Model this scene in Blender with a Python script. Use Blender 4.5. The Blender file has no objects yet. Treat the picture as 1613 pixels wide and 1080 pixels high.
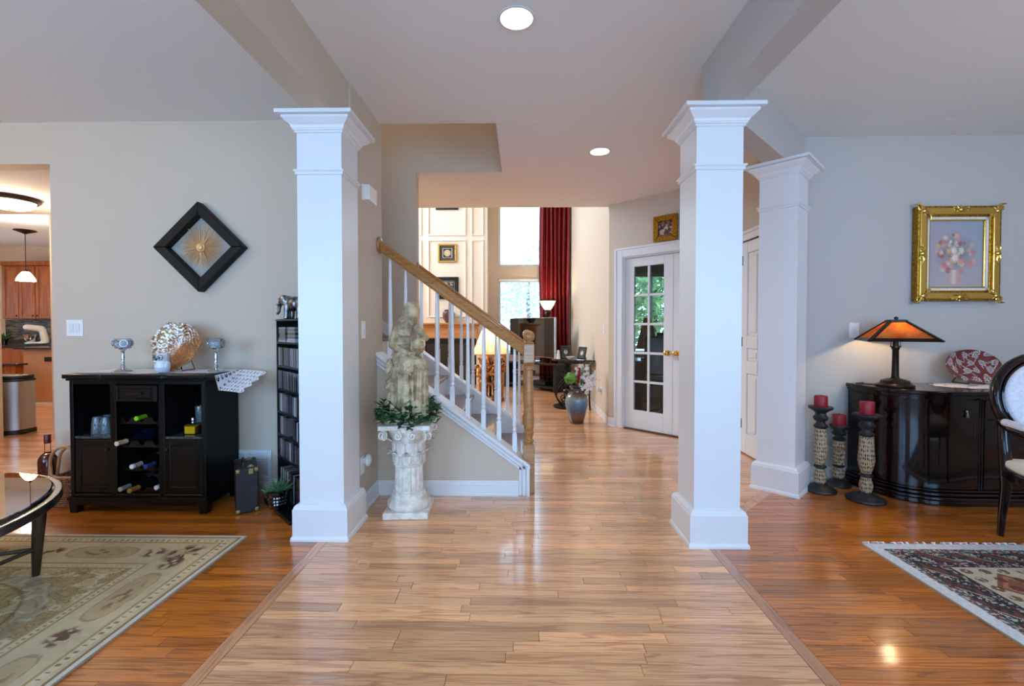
import bpy, bmesh, math, random
import numpy as np
from mathutils import Vector, Matrix
R = math.radians
PI = math.pi
random.seed(7)
rng = np.random.default_rng(11)
SC = bpy.context.scene
COL = SC.collection

# ------------------------------------------------------------------ camera
cam = bpy.data.objects.new('camera', bpy.data.cameras.new('camera'))
COL.objects.link(cam)
cam.location = (0, 0, 1.22)
cam.rotation_euler = (R(90 - 1.1), 0, R(1.079))
cam.data.sensor_width = 36
cam.data.lens = 16.0
cam.data.shift_y = -11.23 / 1613
cam.data.clip_start = 0.02
SC.camera = cam

# ------------------------------------------------------------------ world, lights, exposure
SKY = 6.5
w = bpy.data.worlds.new('daylight'); SC.world = w; w.use_nodes = True
nt = w.node_tree; nt.nodes.clear()
bg = nt.nodes.new('ShaderNodeBackground'); ow = nt.nodes.new('ShaderNodeOutputWorld')
bg.inputs[0].default_value = (0.42, 0.68, 1.0, 1); bg.inputs[1].default_value = SKY
nt.links.new(bg.outputs[0], ow.inputs[0])
SC.view_settings.view_transform = 'Standard'
SC.view_settings.look = 'None'
SC.view_settings.exposure = 0.06
SC.view_settings.gamma = 1.0
SC.view_settings.use_curve_mapping = False
cy = SC.cycles
cy.max_bounces = 10; cy.diffuse_bounces = 6; cy.glossy_bounces = 5; cy.transmission_bounces = 8
cy.transparent_max_bounces = 16
cy.caustics_reflective = False; cy.caustics_refractive = False
cy.sample_clamp_indirect = 6.0
cy.use_denoising = True

def area(name, loc, rot, sx, sy, power=0, color=(1, 1, 1), portal=False, spread=None):
    l = bpy.data.lights.new(name, 'AREA'); l.shape = 'RECTANGLE'; l.size = sx; l.size_y = sy
    l.energy = power; l.color = color
    if portal: l.cycles.is_portal = True
    if spread: l.spread = R(spread)
    o = bpy.data.objects.new(name, l); COL.objects.link(o); o.location = loc; o.rotation_euler = rot
    return o
def point(name, loc, power, color, r=0.04):
    l = bpy.data.lights.new(name, 'POINT'); l.energy = power; l.color = color; l.shadow_soft_size = r
    o = bpy.data.objects.new(name, l); COL.objects.link(o); o.location = loc
    return o
DAY = (0.25, 0.53, 1.0)
# daylight entering by the front windows behind the camera, then unseen added fills
area('daylight_living', (-3.3, -1.72, 1.45), (R(90), 0, 0), 2.4, 1.7, 80, DAY)
area('daylight_entry', (0, -1.72, 1.35), (R(90), 0, 0), 1.7, 2.2, 36, DAY)
area('daylight_dining', (3.0, -1.72, 1.45), (R(90), 0, 0), 2.0, 1.7, 44, DAY)
area('fill_family', (-4.97, 7.85, 3.95), (0, R(-90), 0), 1.8, 3.6, 290, (.86, .93, 1.0))  # added fill brightening the family room, set at an added high window
area('fill_kitchen', (-10.45, 6.3, 1.6), (0, R(-90), 0), 1.1, 2.1, 16, (.95, .95, 1.0))  # added fill to brighten the kitchen, its side window made up with it
point('fill_kitchen_point', (-6.9, 6.0, 2.55), 42, (1, .92, .82), .15)  # unseen fill point added to light the island and cabinets
point('fill_stairwell', (-1.9, 3.9, 4.7), 26, (1, .93, .84), .15)  # added fill lifting the dark stairwell opening, no fixture built
point('fill_living', (-4.1, 1.3, 2.3), 36, (1, .82, .60), .15)  # warm fill added for the upper left wall, fixture unseen
point('fill_dining', (3.6, 1.2, 1.95), 26, (1, .86, .68), .15)  # warm fill added on the dining side, no chandelier modelled
# sky portals in the family-room and office windows
area('portal_family_low', (0.24, 9.98, 1.43), (R(-90), 0, 0), 1.46, 1.68, portal=True)
area('portal_family_high', (0.24, 9.98, 3.5), (R(-90), 0, 0), 1.46, 1.9, portal=True)
area('portal_family_left', (-4.4, 9.98, 2.5), (R(-90), 0, 0), 0.9, 3.8, portal=True)
area('portal_office', (2.3, 7.98, 1.45), (R(-90), 0, 0), 1.4, 1.4, portal=True)

# ------------------------------------------------------------------ material helpers
MATS = {}
def new_mat(name):
    m = bpy.data.materials.new(name); m.use_nodes = True
    return m, m.node_tree, m.node_tree.nodes['Principled BSDF']
def S(c):   # sRGB 0-255 to linear
    return tuple((v / 255 / 12.92 if v / 255 <= 0.04045 else ((v / 255 + 0.055) / 1.055) ** 2.4) for v in c)
def mat(name, rgb, rough=0.5, metal=0.0, bump=0.0, bscale=40.0, var=0.0, vscale=6.0, rgb2=None, coat=0.0, coatr=0.05, spec=0.5,
        emit=None, es=0.0, trans=0.0, stretch=(1, 1, 1), sss=0.0, ramp=(0.4, 0.6), detail=4):
    m, t, b = new_mat(name)
    c = S(rgb)
    b.inputs['Base Color'].default_value = (*c, 1)
    b.inputs['Roughness'].default_value = rough
    b.inputs['Metallic'].default_value = metal
    b.inputs['Specular IOR Level'].default_value = spec
    if coat: b.inputs['Coat Weight'].default_value = coat; b.inputs['Coat Roughness'].default_value = coatr
    if emit: b.inputs['Emission Color'].default_value = (*S(emit), 1); b.inputs['Emission Strength'].default_value = es
    if trans: b.inputs['Transmission Weight'].default_value = trans
    L = t.links.new
    if bump or rgb2 or var:
        tc = t.nodes.new('ShaderNodeTexCoord'); mp = t.nodes.new('ShaderNodeMapping'); mp.inputs['Scale'].default_value = stretch
        L(tc.outputs['Object'], mp.inputs[0])
    if rgb2 or var:
        n = t.nodes.new('ShaderNodeTexNoise'); n.inputs['Scale'].default_value = vscale; n.inputs['Detail'].default_value = detail
        L(mp.outputs[0], n.inputs['Vector'])
        r = t.nodes.new('ShaderNodeValToRGB')
        r.color_ramp.elements[0].position = ramp[0]; r.color_ramp.elements[1].position = ramp[1]
        c2 = S(rgb2) if rgb2 else tuple(v * (1 - var) for v in c)
        r.color_ramp.elements[0].color = (*c, 1); r.color_ramp.elements[1].color = (*c2, 1)
        L(n.outputs['Fac'], r.inputs[0]); L(r.outputs[0], b.inputs['Base Color'])
    if bump:
        n2 = t.nodes.new('ShaderNodeTexNoise'); n2.inputs['Scale'].default_value = bscale; n2.inputs['Detail'].default_value = 3
        L(mp.outputs[0], n2.inputs['Vector'])
        bp = t.nodes.new('ShaderNodeBump'); bp.inputs['Strength'].default_value = bump; bp.inputs['Distance'].default_value = 0.01
        L(n2.outputs['Fac'], bp.inputs['Height']); L(bp.outputs[0], b.inputs['Normal'])
    MATS[name] = m
    return m
def glassm(name, tint=(255, 255, 255), ior=1.45, rough=0.0, op=0.0, body=(225, 230, 235)):
    m, t, b = new_mat(name); t.nodes.remove(b)
    o = t.nodes['Material Output']; tr = t.nodes.new('ShaderNodeBsdfTransparent'); gl = t.nodes.new('ShaderNodeBsdfGlossy')
    tr.inputs[0].default_value = (*S(tint), 1); gl.inputs['Roughness'].default_value = rough
    fr = t.nodes.new('ShaderNodeFresnel'); fr.inputs[0].default_value = ior
    mx = t.nodes.new('ShaderNodeMixShader'); L = t.links.new
    L(fr.outputs[0], mx.inputs[0]); L(tr.outputs[0], mx.inputs[1]); L(gl.outputs[0], mx.inputs[2])
    if op:
        df = t.nodes.new('ShaderNodeBsdfDiffuse'); df.inputs[0].default_value = (*S(body), 1); m2 = t.nodes.new('ShaderNodeMixShader'); m2.inputs[0].default_value = op
        L(mx.outputs[0], m2.inputs[1]); L(df.outputs[0], m2.inputs[2]); L(m2.outputs[0], o.inputs[0])
    else: L(mx.outputs[0], o.inputs[0])
    MATS[name] = m
    return m
def shade_m(name, rgb, dens=0.6, es=0.0):   # translucent lamp shade: lit by the lamp inside
    m, t, b = new_mat(name); t.nodes.remove(b); o = t.nodes['Material Output']; L = t.links.new
    df = t.nodes.new('ShaderNodeBsdfDiffuse'); tl = t.nodes.new('ShaderNodeBsdfTranslucent'); mx = t.nodes.new('ShaderNodeMixShader')
    df.inputs[0].default_value = (*S(rgb), 1); tl.inputs[0].default_value = (*S(rgb), 1); mx.inputs[0].default_value = dens
    L(df.outputs[0], mx.inputs[1]); L(tl.outputs[0], mx.inputs[2])
    if es:
        em = t.nodes.new('ShaderNodeEmission'); em.inputs[0].default_value = (*S(rgb), 1); em.inputs[1].default_value = es
        ad = t.nodes.new('ShaderNodeAddShader'); L(mx.outputs[0], ad.inputs[0]); L(em.outputs[0], ad.inputs[1]); L(ad.outputs[0], o.inputs[0])
    else: L(mx.outputs[0], o.inputs[0])
    MATS[name] = m
    return m
def attr_mat(name, rough=0.8, bump=0.0, bscale=300, coat=0, spec=0.3):
    m, t, b = new_mat(name)
    a = t.nodes.new('ShaderNodeAttribute'); a.attribute_name = 'Col'
    t.links.new(a.outputs['Color'], b.inputs['Base Color'])
    b.inputs['Roughness'].default_value = rough; b.inputs['Specular IOR Level'].default_value = spec
    if coat: b.inputs['Coat Weight'].default_value = coat
    if bump:
        tc = t.nodes.new('ShaderNodeTexCoord'); n2 = t.nodes.new('ShaderNodeTexNoise'); n2.inputs['Scale'].default_value = bscale
        t.links.new(tc.outputs['Object'], n2.inputs['Vector'])
        bp = t.nodes.new('ShaderNodeBump'); bp.inputs['Strength'].default_value = bump; bp.inputs['Distance'].default_value = 0.003
        t.links.new(n2.outputs['Fac'], bp.inputs['Height']); t.links.new(bp.outputs[0], b.inputs['Normal'])
    MATS[name] = m
    return m
def oak(name, dark, light, floor=True, rough=0.32, coat=1.0, coatr=0.13, axis=0, gs=1.0):
    # oak grain from stretched noise in world space; 'tint' per plank shifts pattern and tone
    m, t, b = new_mat(name); L = t.links.new; N = t.nodes.new
    g = N('ShaderNodeNewGeometry' if floor else 'ShaderNodeTexCoord')
    src = g.outputs['Position'] if floor else g.outputs['Object']
    at = N('ShaderNodeAttribute'); at.attribute_name = 'tint'
    mul = N('ShaderNodeMath'); mul.operation = 'MULTIPLY'; mul.inputs[1].default_value = 57.0; L(at.outputs['Fac'], mul.inputs[0])
    cmb = N('ShaderNodeCombineXYZ'); L(mul.outputs[0], cmb.inputs[0]); L(mul.outputs[0], cmb.inputs[1]); L(mul.outputs[0], cmb.inputs[2])
    add = N('ShaderNodeVectorMath'); add.operation = 'ADD'; L(src, add.inputs[0]); L(cmb.outputs[0], add.inputs[1])
    mp = N('ShaderNodeMapping'); s = [26 * gs, 26 * gs, 26 * gs]; s[axis] = 1.3 * gs; mp.inputs['Scale'].default_value = s
    L(add.outputs[0], mp.inputs[0])
    n = N('ShaderNodeTexNoise'); n.inputs['Scale'].default_value = 1.0; n.inputs['Detail'].default_value = 2; n.inputs['Distortion'].default_value = 0.4
    L(mp.outputs[0], n.inputs['Vector'])
    # cathedral figure: thin dark lines where a slow field crosses its levels, plus fine pores along the board
    wv = N('ShaderNodeMath'); wv.operation = 'MULTIPLY'; wv.inputs[1].default_value = 34; L(n.outputs['Fac'], wv.inputs[0])
    sn = N('ShaderNodeMath'); sn.operation = 'SINE'; L(wv.outputs[0], sn.inputs[0])
    ln = N('ShaderNodeMapRange'); ln.inputs['From Min'].default_value = .35; ln.inputs['From Max'].default_value = 1.0; ln.inputs['To Min'].default_value = 0; ln.inputs['To Max'].default_value = .62; L(sn.outputs[0], ln.inputs['Value'])
    mp2 = N('ShaderNodeMapping'); s2 = [420 * gs, 420 * gs, 420 * gs]; s2[axis] = 9 * gs; mp2.inputs['Scale'].default_value = s2; L(add.outputs[0], mp2.inputs[0])
    nf = N('ShaderNodeTexNoise'); nf.inputs['Scale'].default_value = 1.0; nf.inputs['Detail'].default_value = 3; L(mp2.outputs[0], nf.inputs['Vector'])
    pr = N('ShaderNodeMapRange'); pr.inputs['From Min'].default_value = .50; pr.inputs['From Max'].default_value = .66; pr.inputs['To Min'].default_value = 0; pr.inputs['To Max'].default_value = .55; L(nf.outputs['Fac'], pr.inputs['Value'])
    mxm = N('ShaderNodeMath'); mxm.operation = 'MAXIMUM'; L(ln.outputs[0], mxm.inputs[0]); L(pr.outputs[0], mxm.inputs[1])
    r = N('ShaderNodeValToRGB'); d, l = S(dark), S(light)
    r.color_ramp.elements[0].color = (*l, 1); r.color_ramp.elements[1].color = (*d, 1); L(mxm.outputs[0], r.inputs[0])
    big = N('ShaderNodeTexNoise'); big.inputs['Scale'].default_value = 3.0; L(add.outputs[0], big.inputs['Vector'])
    tn = N('ShaderNodeMapRange'); tn.inputs['To Min'].default_value = 0.70; tn.inputs['To Max'].default_value = 1.18; L(at.outputs['Fac'], tn.inputs['Value'])
    bm = N('ShaderNodeMapRange'); bm.inputs['To Min'].default_value = 0.88; bm.inputs['To Max'].default_value = 1.12; L(big.outputs['Fac'], bm.inputs['Value'])
    pm = N('ShaderNodeMath'); pm.operation = 'MULTIPLY'; L(tn.outputs[0], pm.inputs[0]); L(bm.outputs[0], pm.inputs[1])
    sc = N('ShaderNodeVectorMath'); sc.operation = 'SCALE'; L(r.outputs[0], sc.inputs[0]); L(pm.outputs[0], sc.inputs['Scale'])
    L(sc.outputs[0], b.inputs['Base Color'])
    b.inputs['Roughness'].default_value = rough; b.inputs['Coat Weight'].default_value = coat; b.inputs['Coat Roughness'].default_value = coatr
    bp = N('ShaderNodeBump'); bp.inputs['Strength'].default_value = 0.06; bp.inputs['Distance'].default_value = 0.004
    L(n.outputs['Fac'], bp.inputs['Height']); L(bp.outputs[0], b.inputs['Normal'])
    MATS[name] = m
    return m

mat('wall', (204, 188, 168), 0.75, bump=0.05, bscale=180)
mat('wall_dining', (190, 186, 180), 0.75, bump=0.05, bscale=180)
mat('ceiling', (232, 230, 228), 0.85, bump=0.04, bscale=150)
mat('white', (228, 228, 228), 0.35)
mat('white_plate', (240, 238, 232), 0.3)
mat('cream_panel', (232, 222, 206), 0.5)
mat('gap', (52, 24, 8), 0.6)
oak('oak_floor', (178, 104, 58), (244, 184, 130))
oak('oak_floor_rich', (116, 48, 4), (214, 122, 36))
oak('oak_strip', (170, 102, 60), (224, 160, 110), axis=1)
oak('oak_rail', (128, 76, 30), (186, 128, 68), floor=False, rough=0.35, coat=0.5, coatr=0.15)
oak('oak_tread', (76, 38, 18), (140, 84, 46), floor=False, axis=1, coat=0.6, coatr=0.12)
mat('espresso', (9, 5, 4), 0.3, spec=.25, coat=0.12, coatr=0.12, var=0.5, vscale=5, stretch=(1, 1, 8))
mat('espresso_red', (22, 8, 5), 0.34, spec=.25, coat=0.12, coatr=0.12, var=0.4, vscale=5, stretch=(1, 1, 8))
mat('espresso_side', (7, 7, 9), 0.5, spec=.25)
mat('black_inside', (8, 6, 5), 0.6)
mat('black', (14, 14, 15), 0.35)
mat('black_gloss', (8, 7, 8), 0.08, coat=1, coatr=0.02)
mat('mahogany', (12, 3, 3), 0.2, spec=.2, coat=.55, coatr=0.03, rgb2=(40, 8, 7), vscale=7, stretch=(3, 3, 0.7), ramp=(0.45, 0.75))
mat('chrome', (205, 205, 208), 0.16, 1.0)
mat('steel', (176, 172, 165), 0.28, 1.0, bump=0.05, bscale=30, stretch=(8, 8, 0.4))
mat('pewter', (150, 150, 152), 0.3, 1.0, var=0.6, vscale=30)
mat('brass', (212, 160, 74), 0.18, 1.0)
mat('bronze', (60, 46, 32), 0.35, 0.8)
mat('iron', (26, 22, 20), 0.4, 0.6)
mat('gold', (190, 140, 50), 0.3, 1.0, bump=0.4, bscale=90, var=0.5, vscale=60)
mat('gold_bright', (216, 182, 96), 0.25, 1.0)
glassm('glass'); glassm('glass_green', (196, 214, 206)); glassm('pane', (250, 253, 252), 1.35)
# ------------------------------------------------------------------ mesh helpers
class MB:
    def __init__(s): s.v = []; s.f = []
    def add(s, vs, fs):
        o = len(s.v); s.v += [tuple(p) for p in vs]; s.f += [tuple(i + o for i in f) for f in fs]; return s
    def box(s, x0, x1, y0, y1, z0, z1):
        return s.add([(x0, y0, z0), (x1, y0, z0), (x1, y1, z0), (x0, y1, z0), (x0, y0, z1), (x1, y0, z1), (x1, y1, z1), (x0, y1, z1)],
                     [(0, 3, 2, 1), (4, 5, 6, 7), (0, 1, 5, 4), (1, 2, 6, 5), (2, 3, 7, 6), (3, 0, 4, 7)])
    def cbox(s, c, d, rz=0, ry=0, rx=0):
        o = MB().box(-d[0] / 2, d[0] / 2, -d[1] / 2, d[1] / 2, -d[2] / 2, d[2] / 2)
        return s.xf(o, c, rz, ry, rx)
    def xf(s, o, c=(0, 0, 0), rz=0, ry=0, rx=0, sc=1.0):
        M = Matrix.Translation(c) @ Matrix.Rotation(rz, 4, 'Z') @ Matrix.Rotation(ry, 4, 'Y') @ Matrix.Rotation(rx, 4, 'X') @ Matrix.Scale(sc, 4)
        return s.add([M @ Vector(p) for p in o.v], o.f)
    def bar(s, p, q, w, h):          # square bar from p to q
        p, q = Vector(p), Vector(q); d = (q - p).normalized()
        u = d.cross(Vector((0, 0, 1))); u = u.normalized() if u.length > 1e-4 else Vector((1, 0, 0)); n = u.cross(d)
        vs = [e + u * a * w / 2 + n * b * h / 2 for e in (p, q) for a, b in ((-1, -1), (1, -1), (1, 1), (-1, 1))]
        return s.add(vs, [(0, 3, 2, 1), (4, 5, 6, 7), (0, 1, 5, 4), (1, 2, 6, 5), (2, 3, 7, 6), (3, 0, 4, 7)])
    def prism(s, poly, a, b, axis='y'):   # poly in the two other axes
        def P(u, v, t): return {'y': (u, t, v), 'x': (t, u, v), 'z': (u, v, t)}[axis]
        n = len(poly); vs = [P(u, v, a) for u, v in poly] + [P(u, v, b) for u, v in poly]
        fs = [tuple(range(n)), tuple(range(2 * n - 1, n - 1, -1))] + [(i, i + n, (i + 1) % n + n, (i + 1) % n) for i in range(n)]
        return s.add(vs, fs)
    def lathe(s, prof, n=24, c=(0, 0, 0), f=None, cap=True, a0=0.0):
        vs = []
        for r, z in prof:
            for k in range(n):
                a = a0 + 2 * PI * k / n; rr = f(r, z, a) if f else r
                vs.append((c[0] + rr * math.cos(a), c[1] + rr * math.sin(a), c[2] + z))
        fs = [(i * n + k, i * n + (k + 1) % n, (i + 1) * n + (k + 1) % n, (i + 1) * n + k) for i in range(len(prof) - 1) for k in range(n)]
        if cap: fs += [tuple(range(n - 1, -1, -1)), tuple(range((len(prof) - 1) * n, len(prof) * n))]
        return s.add(vs, fs)
    def sq(s, prof, c=(0, 0)):       # square section profile (half, z)
        vs = []
        for h, z in prof: vs += [(c[0] - h, c[1] - h, z), (c[0] + h, c[1] - h, z), (c[0] + h, c[1] + h, z), (c[0] - h, c[1] + h, z)]
        m = len(prof); fs = [(i * 4 + k, i * 4 + (k + 1) % 4, i * 4 + 4 + (k + 1) % 4, i * 4 + 4 + k) for i in range(m - 1) for k in range(4)]
        return s.add(vs, fs + [(3, 2, 1, 0), tuple(range(m * 4 - 4, m * 4))])
    def tube(s, pts, r, n=8, closed=False, flat=1.0):
        pts = [Vector(p) for p in pts]; m = len(pts); rs = r if isinstance(r, (list, tuple)) else [r] * m
        u = None; vs = []
        for i, p in enumerate(pts):
            a = pts[i - 1] if (i or closed) else p; b = pts[(i + 1) % m] if (i < m - 1 or closed) else p
            d = (b - a).normalized()
            if u is None: u = d.cross(Vector((0, 0, 1)) if abs(d.z) < 0.9 else Vector((1, 0, 0))).normalized()
            u = (u - d * u.dot(d)); u = u.normalized() if u.length > 1e-6 else d.orthogonal().normalized()
            v = d.cross(u)
            vs += [p + (u * math.cos(2 * PI * k / n) + v * math.sin(2 * PI * k / n) * flat) * rs[i] for k in range(n)]
        fs = [(i * n + k, i * n + (k + 1) % n, ((i + 1) % m) * n + (k + 1) % n, ((i + 1) % m) * n + k) for i in range(m if closed else m - 1) for k in range(n)]
        if not closed: fs += [tuple(range(n - 1, -1, -1)), tuple(range((m - 1) * n, m * n))]
        return s.add(vs, fs)
    def ball(s, c, r, n=14, m=9, rot=None):
        r = (r, r, r) if not isinstance(r, (tuple, list)) else r
        vs = [(0, 0, -1)]
        for j in range(1, m):
            t = -PI / 2 + PI * j / m
            vs += [(math.cos(t) * math.cos(2 * PI * k / n), math.cos(t) * math.sin(2 * PI * k / n), math.sin(t)) for k in range(n)]
        vs.append((0, 0, 1)); T = len(vs) - 1
        fs = [(0, 1 + (k + 1) % n, 1 + k) for k in range(n)]
        for j in range(m - 2): fs += [(1 + j * n + k, 1 + j * n + (k + 1) % n, 1 + (j + 1) * n + (k + 1) % n, 1 + (j + 1) * n + k) for k in range(n)]
        b = 1 + (m - 2) * n; fs += [(b + k, b + (k + 1) % n, T) for k in range(n)]
        M = (rot.to_matrix() if rot else Matrix.Identity(3))
        return s.add([Vector(c) + M @ Vector((p[0] * r[0], p[1] * r[1], p[2] * r[2])) for p in vs], fs)
    def cap(s, p, q, r0, r1, n=12):      # tapered capsule
        p, q = Vector(p), Vector(q); d = (q - p); L = d.length; d.normalize()
        pts, rs = [], []
        for k in range(4): t = PI / 2 * k / 4; pts.append(p - d * r0 * math.cos(t)); rs.append(max(r0 * math.sin(t), r0 * 0.08))
        pts.append(p); rs.append(r0); pts.append(q); rs.append(r1)
        for k in range(1, 5): t = PI / 2 * k / 4; pts.append(q + d * r1 * math.sin(t)); rs.append(max(r1 * math.cos(t), r1 * 0.08))
        return s.tube(pts, rs, n)
    def sheet(s, nu, nv, fn):
        vs = [fn(i / nu, j / nv) for j in range(nv + 1) for i in range(nu + 1)]
        W = nu + 1
        return s.add(vs, [(j * W + i, j * W + i + 1, (j + 1) * W + i + 1, (j + 1) * W + i) for j in range(nv) for i in range(nu)])
    def mesh(s, name):
        me = bpy.data.meshes.new(name); me.from_pydata(s.v, [], s.f); return me
    def build(s, name, m, parent=None, smooth=False, bevel=0.0, loc=None, rz=0.0, solid=0.0, tint=None, seg=1):
        me = s.mesh(name); me.materials.append(MATS[m])
        o = bpy.data.objects.new(name, me); COL.objects.link(o)
        if parent is not None: o.parent = parent
        if loc is not None: o.location = loc
        o.rotation_euler[2] = rz
        if smooth:
            me.polygons.foreach_set('use_smooth', [True] * len(me.polygons))
            if smooth != 'all':
                me.set_sharp_from_angle(angle=R(38))
        if solid:
            md = o.modifiers.new('solid', 'SOLIDIFY'); md.thickness = solid; md.offset = 0
        if bevel:
            md = o.modifiers.new('bevel', 'BEVEL'); md.width = bevel; md.segments = seg; md.limit_method = 'ANGLE'; md.angle_limit = R(40)
        if tint is not None:
            a = me.attributes.new('tint', 'FLOAT', 'FACE'); a.data.foreach_set('value', np.full(len(me.polygons), tint) if np.isscalar(tint) else tint)
        return o
def thing(name, label, cat, loc=(0, 0, 0), rz=0.0, group=None):
    o = bpy.data.objects.new(name, None); COL.objects.link(o); o.empty_display_size = 0.1
    o.location = loc; o.rotation_euler[2] = rz
    return tag(o, label, cat, group)
def tag(o, label=None, cat=None, group=None, kind=None):
    if label: o['label'] = label
    if cat: o['category'] = cat
    if group: o['group'] = group
    if kind: o['kind'] = kind
    return o
def struct(name, mb, m, parent=None, **k):
    o = mb.build(name, m, parent, **k)
    o['kind'] = 'structure'
    return o
def sempty(name, loc=(0, 0, 0), rz=0.0):
    o = bpy.data.objects.new(name, None); COL.objects.link(o); o.location = loc; o.rotation_euler[2] = rz; o['kind'] = 'structure'
    return o
def dup(root, loc, rz=0.0, label=None, group=None):
    r = root.copy(); COL.objects.link(r); r.location = loc; r.rotation_euler[2] = rz
    if label: r['label'] = label
    if group: r['group'] = group
    for ch in list(root.children):
        c = ch.copy(); COL.objects.link(c); c.parent = r
        for g in list(ch.children):
            d = g.copy(); COL.objects.link(d); d.parent = c
    return r
def sculpt(name, mb, voxel, m, parent=None, smooth=4, loc=None, rz=0.0, noise=0.0, nscale=0.02):
    # union of shapes remeshed into one continuous surface
    me = mb.mesh(name + '_raw'); o = bpy.data.objects.new(name + '_raw', me); COL.objects.link(o)
    md = o.modifiers.new('r', 'REMESH'); md.mode = 'VOXEL'; md.voxel_size = voxel
    if smooth: ms = o.modifiers.new('s', 'SMOOTH'); ms.iterations = smooth; ms.factor = 0.5
    if noise:
        tx = bpy.data.textures.new(name + '_t', 'CLOUDS'); tx.noise_scale = nscale
        dd = o.modifiers.new('d', 'DISPLACE'); dd.texture = tx; dd.strength = noise; dd.mid_level = 0.5
    dg = bpy.context.evaluated_depsgraph_get(); dg.update()
    nm = bpy.data.meshes.new_from_object(o.evaluated_get(dg)); nm.name = name
    bpy.data.objects.remove(o); bpy.data.meshes.remove(me)
    nm.materials.clear(); nm.materials.append(MATS[m]); nm.polygons.foreach_set('use_smooth', [True] * len(nm.polygons))
    r = bpy.data.objects.new(name, nm); COL.objects.link(r)
    if parent is not None: r.parent = parent
    if loc is not None: r.location = loc
    r.rotation_euler[2] = rz
    return r
def painted(name, m, O, U, V, nu, nv, fn, parent=None, loc=None):
    # flat print: a fine grid whose faces carry the printed colour; fn(u,v) arrays 0..1 -> linear rgb (N,3)
    O, U, V = (np.array(a, float) for a in (O, U, V))
    uu, vv = np.meshgrid(np.linspace(0, 1, nu + 1), np.linspace(0, 1, nv + 1))
    P = O + uu.reshape(-1, 1) * U + vv.reshape(-1, 1) * V
    idx = np.arange((nu + 1) * (nv + 1)).reshape(nv + 1, nu + 1)
    F = np.stack([idx[:-1, :-1], idx[:-1, 1:], idx[1:, 1:], idx[1:, :-1]], -1).reshape(-1, 4)
    me = bpy.data.meshes.new(name); me.vertices.add(len(P)); me.vertices.foreach_set('co', P.ravel())
    me.loops.add(F.size); me.loops.foreach_set('vertex_index', F.ravel().astype(np.int32))
    me.polygons.add(len(F)); me.polygons.foreach_set('loop_start', np.arange(0, F.size, 4, dtype=np.int32)); me.update(calc_edges=True)
    cu = ((np.arange(nu) + 0.5) / nu); cv = ((np.arange(nv) + 0.5) / nv); CU, CV = np.meshgrid(cu, cv)
    C = fn(CU.ravel(), CV.ravel()); C = np.concatenate([C, np.ones((len(C), 1))], 1)
    a = me.attributes.new('Col', 'FLOAT_COLOR', 'FACE'); a.data.foreach_set('color', C.astype(np.float32).ravel())
    me.materials.append(MATS[m]); o = bpy.data.objects.new(name, me); COL.objects.link(o)
    if parent is not None: o.parent = parent
    if loc is not None: o.location = loc
    return o
def lerp(a, b, t): return a + (b - a) * t
def mixc(base, col, k): return base * (1 - k[:, None]) + np.array(col) * k[:, None]
def sm(x, a, b): return np.clip((x - a) / (b - a + 1e-9), 0, 1)
def vnoise(x, y, seed=0):   # value noise for printed patterns
    g = np.random.default_rng(seed).random((64, 64)); xi = np.floor(x).astype(int); yi = np.floor(y).astype(int)
    fx = x - xi; fy = y - yi; fx = fx * fx * (3 - 2 * fx); fy = fy * fy * (3 - 2 * fy)
    G = lambda a, b: g[a % 64, b % 64]
    return (G(xi, yi) * (1 - fx) + G(xi + 1, yi) * fx) * (1 - fy) + (G(xi, yi + 1) * (1 - fx) + G(xi + 1, yi + 1) * fx) * fy
# ------------------------------------------------------------------ the setting
CZ = 2.72            # ceiling
BZ = 2.42            # underside of beams and openings
W0 = 3.30            # back wall of the living room / front of the stair
D0 = 3.66            # back wall of the dining room
fl = struct('floor', MB().box(-10.5, 5, -1.8, 10.2, -0.06, -0.005), 'gap')
ROW = 0.0572
def plank_mb(x0, x1, y0, y1, top=0.0, g=0.0010, j=0.00034):
    z = [top + random.uniform(-j, j) for _ in range(4)]
    x0 += g; x1 -= g; y0 += g; y1 -= g
    v = [(x0, y0, top - .006), (x1, y0, top - .006), (x1, y1, top - .006), (x0, y1, top - .006), (x0, y0, z[0]), (x1, y0, z[1]), (x1, y1, z[2]), (x0, y1, z[3])]
    return v, [(4, 5, 6, 7), (0, 1, 5, 4), (1, 2, 6, 5), (2, 3, 7, 6), (3, 0, 4, 7)]
rests = {'oak_floor': (MB(), []), 'oak_floor_rich': (MB(), [])}; npl = 0
y = -1.8
XL0, XL1, XR0, XR1 = -1.153, -1.098, 1.040, 1.095
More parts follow.
